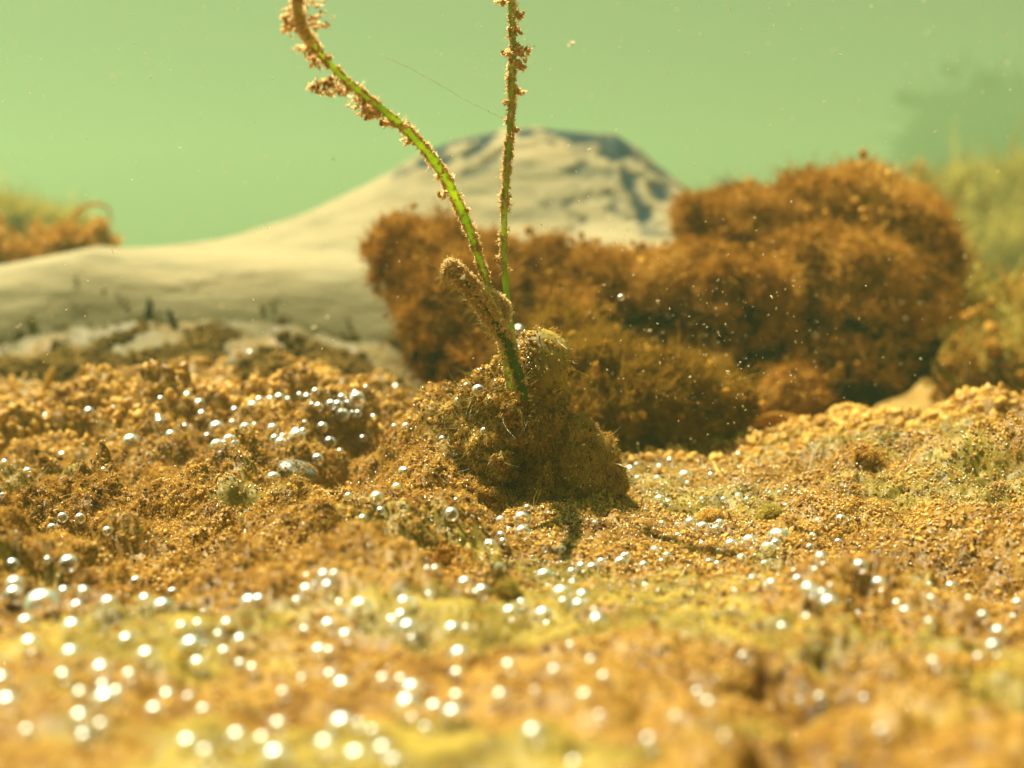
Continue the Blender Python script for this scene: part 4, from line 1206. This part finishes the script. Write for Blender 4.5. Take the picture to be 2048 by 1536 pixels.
# small furry humps on the bed
for k_, (px, row, rx, rz, lb, src, mt) in enumerate([
        (905, 1112, 26, 18, 'small reddish brown fuzzy hump before the hollow', SRC_O, M_CRUMB_RED),
        (1012, 1180, 18, 15, 'green yellow fuzzy knob among bubbles below the mound', SRC_Y, M_OLIVE),
        (1540, 1030, 18, 14, 'olive fuzzy knob standing on the sandy bank', SRC_Y, M_OLIVE),
        (1425, 1035, 18, 16, 'brown fuzzy knob beside the bubbles on the film', SRC_T, M_CRUMB),
        (1730, 915, 22, 26, 'rough brown knob standing on the shelf crest', SRC_T, M_CRUMB)]):
    h, n_ = bed_hit(px, row + rz * 0.6)
    if h is None: continue
    y = h.y
    algae_mass('algae_hump', lb, [E(px, row + rz * 0.4, y, rx, rz), E(px + rx * 0.7, row + rz * 0.8, y, rx * 0.8, rz * 0.6), E(px - rx * 0.7, row + rz * 0.8, y, rx * 0.7, rz * 0.6)], y, 500, 800, (0.015 * y / 9, 0.05 * y / 9), src, SRC_C, mt, 30 + k_,
               'fuzzy humps on the lake bed', cat='algae hump', voxel=0.02 * y / 9, reach=0.9, shrink=0.3)

# ------------------------------------------------------------------ things adrift in the water
def drift():
    r = np.random.default_rng(66)
    n = 900
    px = r.uniform(-100, 2150, n); row = r.uniform(-60, 900, n); y = r.uniform(6, 16, n)
    # thicker before the dark gap
    m = 260
    px = np.concatenate([px, r.normal(1420, 140, m)]); row = np.concatenate([row, r.normal(690, 90, m)]); y = np.concatenate([y, r.uniform(8, 12, m)])
    P_ = np.array([at(a, b, c)[:] for a, b, c in zip(px, row, y)])
    ok = np.array([_sub.ray_cast(Vector(p), Vector((0, 0, -1)))[0] is not None for p in P_])
    P_ = P_[ok]; n = len(P_)
    s = np.exp(r.uniform(math.log(0.003), math.log(0.010), n)) * np.where(r.random(n) < 0.08, r.uniform(1.4, 2.3, n), 1)
    o = scatter('drifting_specks', P_, r.uniform(-3, 3, (n, 3)), s, r.integers(0, 3, n), [tuft_src('speck_shape', M_SPECK, 120 + i, 5, 1.4, 0.5, 0) for i in range(3)])
    tag(o, 'pale specks of dust drifting in the green water', None, None, 'stuff')
drift()
# fine cobweb-like thread slanting to the upright leaf
def thread():
    path = catmull(PX([(762, 110, 9.3), (820, 137, 9.3), (880, 170, 9.25), (940, 205, 9.2), (1008, 238, 9.1)]), 60)
    co, F, uv = sweep(path, lambda t: 0.0007, lambda t: 0.0007, ns=6)
    o = mesh_np('drifting_thread', co, F, M_GRAIN, uv=uv)
    tag(o, 'hair-thin beaded thread slanting through the water to the upright leaf', 'thread')
    r = np.random.default_rng(4)
    i = r.integers(0, len(path), 90); q = path[i] + r.normal(size=(90, 3)) * 0.004
    scatter('beads', q, r.uniform(-3, 3, (90, 3)), r.uniform(0.002, 0.005, 90), r.integers(0, 2, 90), SRC_G, o)
thread()
ring = at(1242, 595, 11.5)
co, f = ICO3
o = mesh_np('drifting_bubble', co * 0.028, f, M_BUBBLE); o.location = ring
tag(o, 'lone tiny bubble drifting before the low brown algae bank', 'bubble')
for px, row, rr, lb in ((500, 707, 7, 'blurred ring of a bubble low on the log flank'), (122, 777, 7, 'blurred ring of a bubble above the far ridge')):
    o = mesh_np('drifting_bubble', co * rr * 15 / FPX, f, M_BUBBLE); o.location = at(px, row, 15)
    tag(o, lb, 'bubble')
print('objects', len(S.objects))
